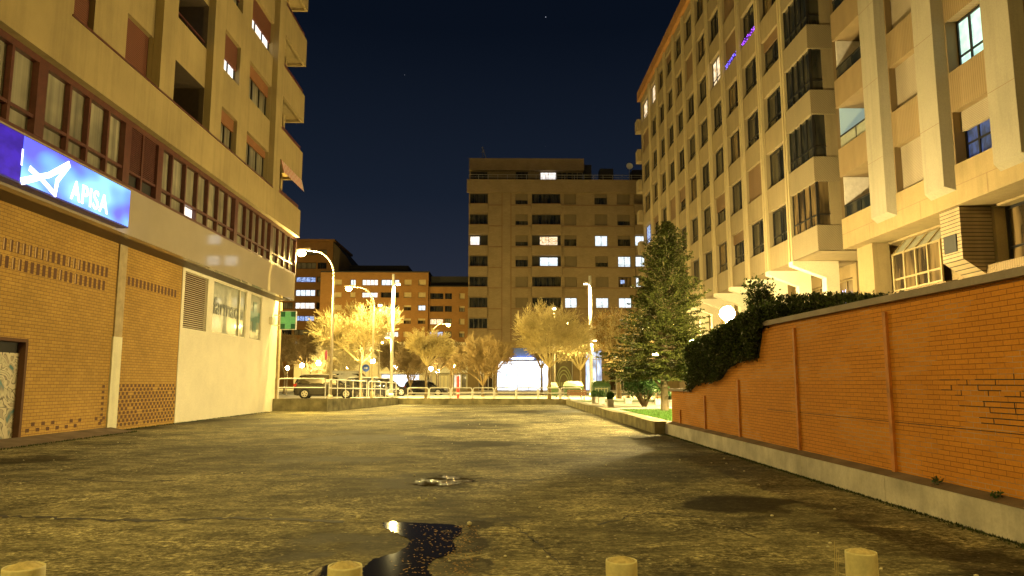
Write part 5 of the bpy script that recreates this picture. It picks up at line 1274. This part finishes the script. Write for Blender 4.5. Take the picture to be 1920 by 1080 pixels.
hp2.append((8.8, 5.12, 6.6, 1.6, 2.3))
hedge('hedge', 'dark hedge top running behind the pale coping of the orange wall', hp2, 7, 16000)
# upright shrub behind the hedge
def leafy_shrub(name, label, base, stems_top, rad, nleaf, seed, mat_l, size=.07, stem_r=.02, low=.25):
    rr = random.Random(seed); t = thing(name, base, label, 'shrub'); sb = MB(); B = Vector(base); tips = []
    for k in range(stems_top[1]):
        a = rr.uniform(0, 6.28); top = B + Vector((math.cos(a) * rad * rr.uniform(.2, .9), math.sin(a) * rad * rr.uniform(.2, .9), stems_top[0] * rr.uniform(.7, 1.0)))
        m_ = B.lerp(top, .5) + Vector((math.cos(a) * rad * .15, math.sin(a) * rad * .15, -.05)); sb.tube(B + Vector((rr.uniform(-.08, .08), rr.uniform(-.08, .08), 0)), m_, stem_r, stem_r * .7, 5, False); sb.tube(m_, top, stem_r * .7, stem_r * .25, 4, False); tips.append((m_, top))
    sb.build('stems', M['bark'], t); lb = MB()
    def fn(rr):
        m_, top = rr.choice(tips); s_ = low + (1 - low) * rr.random() ** .8; c = m_.lerp(top, s_); j = rad * .22
        return c + Vector((rr.gauss(0, j), rr.gauss(0, j), rr.gauss(0, j))), (0, 0, .4)
    leaf_cloud(lb, fn, nleaf, size, rr); lb.build('foliage', mat_l, t); return t
bx, bz = AY(1422, 520, 17.5)
leafy_shrub('evergreen_shrub', 'upright shrub with pointed leaves rising over the hedge beside the lamp', (bx, 17.5, 1.6), (bz - 1.6, 26), .36, 2600, 4, M['hedge_leaf'], .085, .014, .2)
bx, by = AZ(1208, 763, PZ)
leafy_shrub('multi_stem_shrub', 'round green shrub on many bare stems left of the conifer trunk', (bx, by, PZ), (1.75, 24), .95, 13000, 6, M['shrub_leaf'], .11, .035, .3)
bx, by = AZ(1254, 752, PZ)
# weeds on the ledge and along the foot of the wall
for px, py, lab in ((1759, 895, 'small green weed growing on the ledge under the right joint strip'), (1872, 922, 'small green weed on the ledge nearest the right edge')):
    y, z = AX(px, py, 4.68); leafy_shrub('weed', lab, (4.66, y, .33), (.06, 6), .05, 60, px, M['shrub_leaf'], .035, .003, .0)
mb = MB(); rr = random.Random(77)
for _ in range(4200):
    y = 3.5 + 17 * rr.random(); x = 4.56 - abs(rr.gauss(0, .045)); h = rr.uniform(.008, .03); a = rr.uniform(0, 3.14); dx, dy = math.cos(a) * .008, math.sin(a) * .008; mb.tri((x - dx, y - dy, 0), (x + dx, y + dy, 0), (x + rr.uniform(-.01, .01), y, h))
for _ in range(2500):
    y = 14 + 22 * rr.random(); x = -11.28 + .75 * 0 + abs(rr.gauss(0, .06)) + (.7 if y < yS0 + .2 else 0); h = rr.uniform(.01, .05); a = rr.uniform(0, 3.14); dx, dy = math.cos(a) * .01, math.sin(a) * .01; mb.tri((x - dx, y - dy, 0), (x + dx, y + dy, 0), (x, y, h))
tag(mb.build('moss', M['hedge_leaf']), 'dark moss and small weeds along the foot of the walls', 'moss', kind='stuff')

# ------------------------------------------------------------------ BOLLARDS
bl = [(45, 1062, 5, 85, 4.15, 'leftmost of the four concrete filled bollards, at the bottom left corner'), (647, 1060, 613, 680, 4.1, 'yellow lit bollard standing in front of the large puddle'),
      (1165, 1050, 1135, 1196, 4.5, 'short bollard right of the puddle, second from the right'), (1614, 1034, 1583, 1645, 4.8, 'rightmost bollard, taller and greyer than the others')]
proto = None
for i, (px, py, xl, xr, Y, lab) in enumerate(bl):
    X, z = AY(px, py, Y); rad = abs(AY(xr, py, Y)[0] - AY(xl, py, Y)[0]) / 2 * (.96 if i in (1, 2) else .90)
    t = thing('bollard', (X, Y, 0), lab, 'bollard', 'concrete filled bollards across the lot entrance')
    o = MB(); o.lathe([(rad, -.02), (rad, z * .55), (rad * 1.008, z * .57), (rad, z * .59), (rad, z - .01), (rad * .985, z), (rad * .93, z), (rad * .93, z - .03)], (X, Y, 0), 40); o.build('post', M['bollard'], t, smooth=True)
    o = MB(); rr = random.Random(i); n_ = 28; i0 = len(o.v); rings = 8
    for j in range(rings + 1):
        rj = rad * .93 * (1 - j / rings)
        for k in range(n_):
            a = 2 * math.pi * k / n_; hz = z - .012 + rad * .34 * (1 - (rj / (rad * .95)) ** 2) + (0 if j == 0 else mnoise.noise(Vector((rj * math.cos(a) * 60, rj * math.sin(a) * 60, i))) * .007); o.v.append((X + rj * math.cos(a), Y + rj * math.sin(a), hz))
    for j in range(rings):
        for k in range(n_): l = (k + 1) % n_; o.f.append((i0 + j * n_ + k, i0 + j * n_ + l, i0 + (j + 1) * n_ + l, i0 + (j + 1) * n_ + k)); o.m.append(0)
    o.build('concrete_fill', M['bollard_fill'], t, smooth=True)
# dry grass stalk beside right bollard
X, _ = AY(1566, 1060, 4.9); o = MB()
for k in range(3): o.path([(X + k * .008, 4.9, 0), (X + .01 * k - .004, 4.9, .2), (X + .012 * k + .004, 4.9, .38 - .04 * k)], .0016, 4)
tag(o.build('dry_stalk', M['twig'], None, (X, 4.9, 0)), 'thin dry grass stalks standing left of the rightmost bollard', 'dry plant')

# ------------------------------------------------------------------ CARS
def car(label, loc, rz, L, W, H, paint, rear_lit=False):
    t = thing('parked_car', (0, 0, 0), label, 'car', 'cars parked on the raised plaza'); hw = W / 2
    # stations: x (rear -> front), belt z, bottom z, half width
    st = [(0.0, .30, .62, .80), (.012, .24, .98, .90), (.06, .20, 1.02, .97), (.2, .18, 1.0, 1.0), (.5, .18, .98, 1.0), (.74, .18, .94, .99), (.85, .18, .84, .97), (.95, .2, .70, .90), (.992, .27, .60, .80), (1.0, .34, .52, .72)]
    sc = H / 1.65; o = MB(); ring = []
    for u, zb_, zt_, w_ in st:
        x = u * L; h = hw * w_; zt_ *= sc; m_ = zb_ + (zt_ - zb_) * .5
        ring.append([(x, -h * .9, zb_), (x, -h, zb_ + .12), (x, -h, m_), (x, -h * .985, zt_ - .06), (x, -h * .93, zt_), (x, 0, zt_ + .03), (x, h * .93, zt_), (x, h * .985, zt_ - .06), (x, h, m_), (x, h, zb_ + .12), (x, h * .9, zb_), (x, 0, zb_)])
    def skin(o, ring, close=True):
        i0 = len(o.v); n = len(ring[0])
        for r_ in ring: o.v += r_
        for a in range(len(ring) - 1):
            for k in range(n): l = (k + 1) % n; o.f.append((i0 + a * n + k, i0 + a * n + l, i0 + (a + 1) * n + l, i0 + (a + 1) * n + k)); o.m.append(0)
        o.f.append(tuple(range(i0, i0 + n))); o.f.append(tuple(range(i0 + (len(ring) - 1) * n, i0 + len(ring) * n))); o.m += [0, 0]
    skin(o, ring)
    # greenhouse
    gs = [(.015, .98, .86, 1.0), (.05, 1.35, .80, .9), (.09, 1.56, .74, .9), (.2, 1.63, .74, .9), (.42, 1.65, .75, .9), (.55, 1.60, .75, .9), (.64, 1.42, .78, .92), (.76, .96, .88, .95)]
    g2 = []
    for u, zr_, wr, wb in gs:
        x = u * L; zr_ *= sc; zb_ = .93 * sc; g2.append([(x, -hw * .93, zb_), (x, -hw * (wr + .1), zb_ + (zr_ - zb_) * .55), (x, -hw * wr, zr_ - .03), (x, -hw * wr * .8, zr_), (x, 0, zr_ + .02), (x, hw * wr * .8, zr_), (x, hw * wr, zr_ - .03), (x, hw * (wr + .1), zb_ + (zr_ - zb_) * .55), (x, hw * .93, zb_)])
    skin(o, g2)
    body = o.build('body', paint, t, smooth=False)
    md = body.modifiers.new('bevel', 'BEVEL'); md.width = .03; md.segments = 2; md.limit_method = 'ANGLE'; md.angle_limit = R(25)
    for sd in (-1, 1):
        gl = MB(); zb_ = 1.0 * sc; y = lambda z: sd * (hw * .93 - (z - .93 * sc) / (.66 * sc) * hw * .17 + .006)
        for (u0, u1, u2, u3) in ((.07, .235, .255, .115), (.265, .43, .43, .285), (.445, .68, .575, .445)):
            z1 = 1.47 * sc; gl.quad((u0 * L, y(zb_), zb_), (u1 * L, y(zb_), zb_), (u2 * L, y(z1), z1), (u3 * L, y(z1), z1))
        gl.build('side_window', M['glass'], t)
        tr = MB(); tr.box(.1 * L, .62 * L, sd * hw * .72 - .02, sd * hw * .72 + .02, 1.6 * sc, 1.64 * sc + .03); tr.build('roof_rail', M['metal'], t)
        dn = MB()
        for u in (.26, .45, .66): dn.box(u * L, u * L + .008, sd * hw - .004, sd * hw + .003, .32, .9 * sc)
        dn.box(.32 * L, .36 * L, sd * hw, sd * hw + .02, .86 * sc, .89 * sc); dn.box(.5 * L, .54 * L, sd * hw, sd * hw + .02, .86 * sc, .89 * sc); dn.build('door_trim', M['black_frame'], t)
        mi = MB(); mi.box(.66 * L, .69 * L, sd * hw * .97, sd * (hw * .97 + .2), .98 * sc, 1.12 * sc); mi.build('mirror', paint, t)
        tl = MB(); tl.box(-.012, .05 * L, sd * hw * .66, sd * (hw * .93), .82 * sc, 1.0 * sc); tl.build('tail_light', mat_plain('red_lens', (.5, .03, .02), .2), t)
        hl = MB(); hl.box(.93 * L, .985 * L, sd * hw * .55, sd * hw * .9, .6 * sc, .74 * sc); hl.build('headlight', M['frosted'], t)
    rw = MB(); rw.quad((.018 * L - .02, -hw * .78, 1.05 * sc), (.018 * L - .02, hw * .78, 1.05 * sc), (.058 * L - .02, hw * .7, 1.42 * sc), (.058 * L - .02, -hw * .7, 1.42 * sc)); rw.build('rear_window', M['glass'], t)
    ws = MB(); ws.quad((.755 * L + .02, -hw * .82, 1.0 * sc), (.755 * L + .02, hw * .82, 1.0 * sc), (.625 * L + .03, hw * .7, 1.5 * sc), (.625 * L + .03, -hw * .7, 1.5 * sc)); ws.build('windscreen', M['glass'], t)
    for u in (.17, .80):
        for sd in (-1, 1):
            r_ = .33; x = u * L; y0 = sd * (hw - .2); y1 = sd * (hw + .012); o = MB(); o.tube((x, y0, r_), (x, y1, r_), r_, r_, 24); wh = o.build('wheel', M['tyre'], t)
            o = MB(); o.tube((x, y1 + sd * .001, r_), (x, y1 + sd * .012, r_), r_ * .70, r_ * .66, 20)
            o.build('rim', M['rim'], wh); o = MB()
            for k in range(5): a = k * 1.2566 + .3; o.tube((x + .13 * math.cos(a), y1 + sd * .013, r_ + .13 * math.sin(a)), (x + .13 * math.cos(a), y1 + sd * .016, r_ + .13 * math.sin(a)), .042, .042, 8)
            o.build('rim_hole', M['tyre'], wh)
            o = MB(); o.tube((x, sd * (hw - .05), r_ + .02), (x, sd * (hw + .004), r_ + .02), r_ * 1.16, r_ * 1.16, 24); o.build('wheel_arch', M['black_frame'], t)
    t.rotation_euler = (0, 0, rz); t.location = loc; return t
paint_d = mat_plain('dark_bronze_paint', (.04, .034, .026), .25, .4, 1.0); paint_b = mat_plain('black_paint', (.02, .02, .022), .2, .2, 1.0); paint_w = mat_plain('white_van_paint', (.5, .5, .48), .3, 0, 1.0)
X0, _ = AY(553, 730, 53.5)
car('bronze people carrier parked side on at the left, rear to the building', (X0, 53.5, PZ), R(8), 4.6, 1.8, 1.72, paint_d)
X0, _ = AY(640, 730, 58)
car('black car parked beyond the people carrier behind the railing', (X0, 58.5, PZ), R(14), 4.4, 1.78, 1.55, paint_b)
X0, _ = AY(612, 730, 63)
car('white van parked behind the lamp pole', (X0, 62.5, PZ), R(4), 4.9, 1.9, 2.1, paint_w)
def car_px(px, Y, rz, lab, p, z=PZ): X0, _ = AY(px, 730, Y); car(lab, (X0, Y, z), R(rz), 4.2, 1.75, 1.5, p)
X0, _ = AY(668, 730, 61)
car('dark hatchback in the row right of the black car, behind the railing', (X0, 62.5, PZ), R(20), 4.2, 1.75, 1.5, paint_d)
car_px(758, 72, 0, 'dark car parked across the street left of the dark bush', paint_b, .17)

# ------------------------------------------------------------------ STREET FURNITURE
def container(px, Y, w_, h_, lab, pz=PZ, lid='lid_yellow'):
    X, _ = AY(px, 740, Y); t = thing('waste_container', (X, Y, pz), lab, 'container', 'green waste containers')
    o = MB(); a = w_ / 2; o.prism([(X - a * .92, Y, pz + .14), (X + a * .92, Y, pz + .14), (X + a, Y, pz + h_ * .68), (X - a, Y, pz + h_ * .68)], (0, 1.0, 0)); o.build('bin', M['plastic_green'], t)
    o = MB(); o.prism([(X - a * 1.04, Y - .04, pz + h_ * .68 + .004), (X + a * 1.04, Y - .04, pz + h_ * .68 + .004), (X + a * .85, Y + .1, pz + h_ * .93), (X + a * .5, Y + .2, pz + h_), (X - a * .5, Y + .2, pz + h_), (X - a * .85, Y + .1, pz + h_ * .93)], (0, .95, 0)); o.build('lid', M[lid], t)
    o = MB(); [o.box(X + q * w_ / 9 - .02, X + q * w_ / 9 + .02, Y - .03, Y - .002, pz + .2, pz + h_ * .62) for q in (-3, -1.5, 0, 1.5, 3)]; o.box(X - a * .7, X + a * .7, Y - .05, Y - .031, pz + h_ * .55, pz + h_ * .6); o.build('rib', M['lid_yellow' if lid == 'plastic_green' else 'plastic_green'], t)
    for sx in (-1, 1): o = MB(); o.tube((X + sx * a * .7 - .03, Y + .1, pz + .08), (X + sx * a * .7 + .03, Y + .1, pz + .08), .08, .08, 12); o.build('wheel', M['tyre'], t)
container(1037, 57, .8, 1.15, 'narrow green container behind the wide bare tree trunk')
container(1076, 58, 1.5, 1.25, 'wide green container with rounded pale lid behind the bench')
container(1128, 50, 1.25, 1.25, 'green container with pale stripe behind the potted ball shrubs', lid='plastic_green')
X, _ = AY(1081, 740, 47.8); BE = thing('park_bench', (X, 47.8, PZ), 'red brown slatted bench seen from behind at the end of the far wall', 'bench')
o = MB()
for z in (.62, .74, .86): o.box(X - .62, X + .62, 47.55, 47.58, z, z + .09)
o.build('backrest', M['wood'], BE); o = MB()
for q in range(4): o.box(X - .62, X + .62, 47.62 + q * .12, 47.72 + q * .12, PZ + .42 - .0, PZ + .455)
o.build('seat', M['wood'], BE)
for sx in (-.5, .5): o = MB(); o.box(X + sx - .02, X + sx + .02, 47.59, 48.1, PZ + .36, PZ + .415); o.box(X + sx - .02, X + sx + .02, 47.585, 47.62, PZ, .98); o.box(X + sx - .02, X + sx + .02, 48.04, 48.08, PZ, PZ + .36); o.build('leg', M['metal'], BE)
plab = ['square planter with clipped ball shrub, leftmost of the three near the container', 'middle clipped ball shrub in a square planter', 'nearest clipped ball shrub in a pale planter on the lawn edge', 'empty concrete planter left of the round shrub', 'concrete planter right of the multi stem shrub', 'planter with green plant just beside the wall end']
for i, (px, py, s_, ball) in enumerate([(1115, 756, .33, 1), (1128, 757, .34, 1), (1144.5, 762.5, .30, 1), (1178, 757, .38, 0), (1234, 759, .36, 0), (1255, 763, .3, 1)]):
    X, Y = AZ(px, py, PZ); t = thing('planter', (X, Y, PZ), plab[i], 'planter', 'concrete planters on the plaza'); h_ = .33; a = s_ / 2
    if i == 3 or i == 4: h_ = .31
    o = MB(); n4 = [(X - a * .85, Y - a * .85), (X + a * .85, Y - a * .85), (X + a * .85, Y + a * .85), (X - a * .85, Y + a * .85)]; b4 = [(X - a, Y - a), (X + a, Y - a), (X + a, Y + a), (X - a, Y + a)]
    for q in range(4): l = (q + 1) % 4; o.quad((*n4[q], PZ), (*n4[l], PZ), (*b4[l], PZ + h_), (*b4[q], PZ + h_))
    o.box(X - a * .86, X + a * .86, Y - a * .86, Y + a * .86, PZ + h_ - .06, PZ + h_ - .04); o.box(X - a * 1.04, X + a * 1.04, Y - a * 1.04, Y - a * .9, PZ + h_ - .05, PZ + h_ + .01); o.box(X - a * 1.04, X + a * 1.04, Y + a * .9, Y + a * 1.04, PZ + h_ - .05, PZ + h_ + .01); o.box(X - a * 1.04, X - a * .9, Y - a * .9, Y + a * .9, PZ + h_ - .05, PZ + h_ + .01); o.box(X + a * .9, X + a * 1.04, Y - a * .9, Y + a * .9, PZ + h_ - .05, PZ + h_ + .01)
    o.build('pot', M['concrete'], t)
    lb = MB(); rr = random.Random(i); rb = .185 if ball else .14
    def fn(rr, X=X, Y=Y, h_=h_, rb=rb, ball=ball):
        v = Vector((rr.gauss(0, 1), rr.gauss(0, 1), rr.gauss(0, 1))).normalized() * rb * rr.uniform(.85, 1.05); 
        if not ball: v.z = abs(v.z) * .5
        return Vector((X, Y, PZ + h_ + (rb * .95 if ball else 0))) + v, tuple(v)
    leaf_cloud(lb, fn, 1700 if ball else 400, .045, rr)
    if ball: lb.ico((X, Y, PZ + h_ + rb * .95), rb * .88, 2)
    lb.build('plant', M['shrub_leaf'] if ball else M['dry_leaf'], t)
# signs and posts
X, z = AY(617, 666, 37.9); z1 = AY(617, 640, 37.9)[1]
NE = thing('road_sign', (X - .04, 37.72, z - .3), 'small red sign fixed edge on to the hooked lamp pole', 'sign'); o = MB(); o.tube((X - .12, 37.70, z), (X - .10, 37.75, z), .26, .26, 20); [setattr(o, 'v', [(X - .11 + (v[0] - X + .11) * .3, v[1], v[2]) for v in o.v])]; o.build('disc', mat_plain('faded_red_sign', (.38, .05, .12), .5), NE); o = MB(); o.box(X - .1, X + .1, 37.8, 37.84, z - .03, z + .03); o.build('clamp', M['metal'], NE)
X, z = AY(686, 690, 60); S2 = thing('road_sign', (X, 60, PZ), 'round blue road sign on a thin post behind the railing', 'sign'); o = MB(); o.tube((X, 60, z), (X, 59.97, z), .3, .3, 20); dd = o.build('disc', M['blue_paint'], S2); o = MB(); o.prism([(X - .14, 59.965, z - .03), (X + .04, 59.965, z - .03), (X + .04, 59.965, z - .1), (X + .17, 59.965, z), (X + .04, 59.965, z + .1), (X + .04, 59.965, z + .03), (X - .14, 59.965, z + .03)], (0, -.006, 0)); o.build('arrow', M['white_paint'], dd); o = MB(); o.tube((X, 60.03, PZ), (X, 60.03, z + .2), .03, .03, 8); o.build('post', M['metal'], S2)
X, z = AY(859, 706, 54); RP = thing('red_post', (X, 54, PZ), 'red post standing behind the white barriers', 'post'); o = MB(); o.tube((X, 54, PZ), (X, 54, z), .10, .10, 14); o.tube((X, 54, z), (X, 54, z + .05), .10, .05, 14); o.build('shaft', M['red_paint'], RP); o = MB(); o.tube((X, 54, PZ + .28), (X, 54, PZ + .42), .104, .104, 14); o.build('white_band', M['white_paint'], RP)
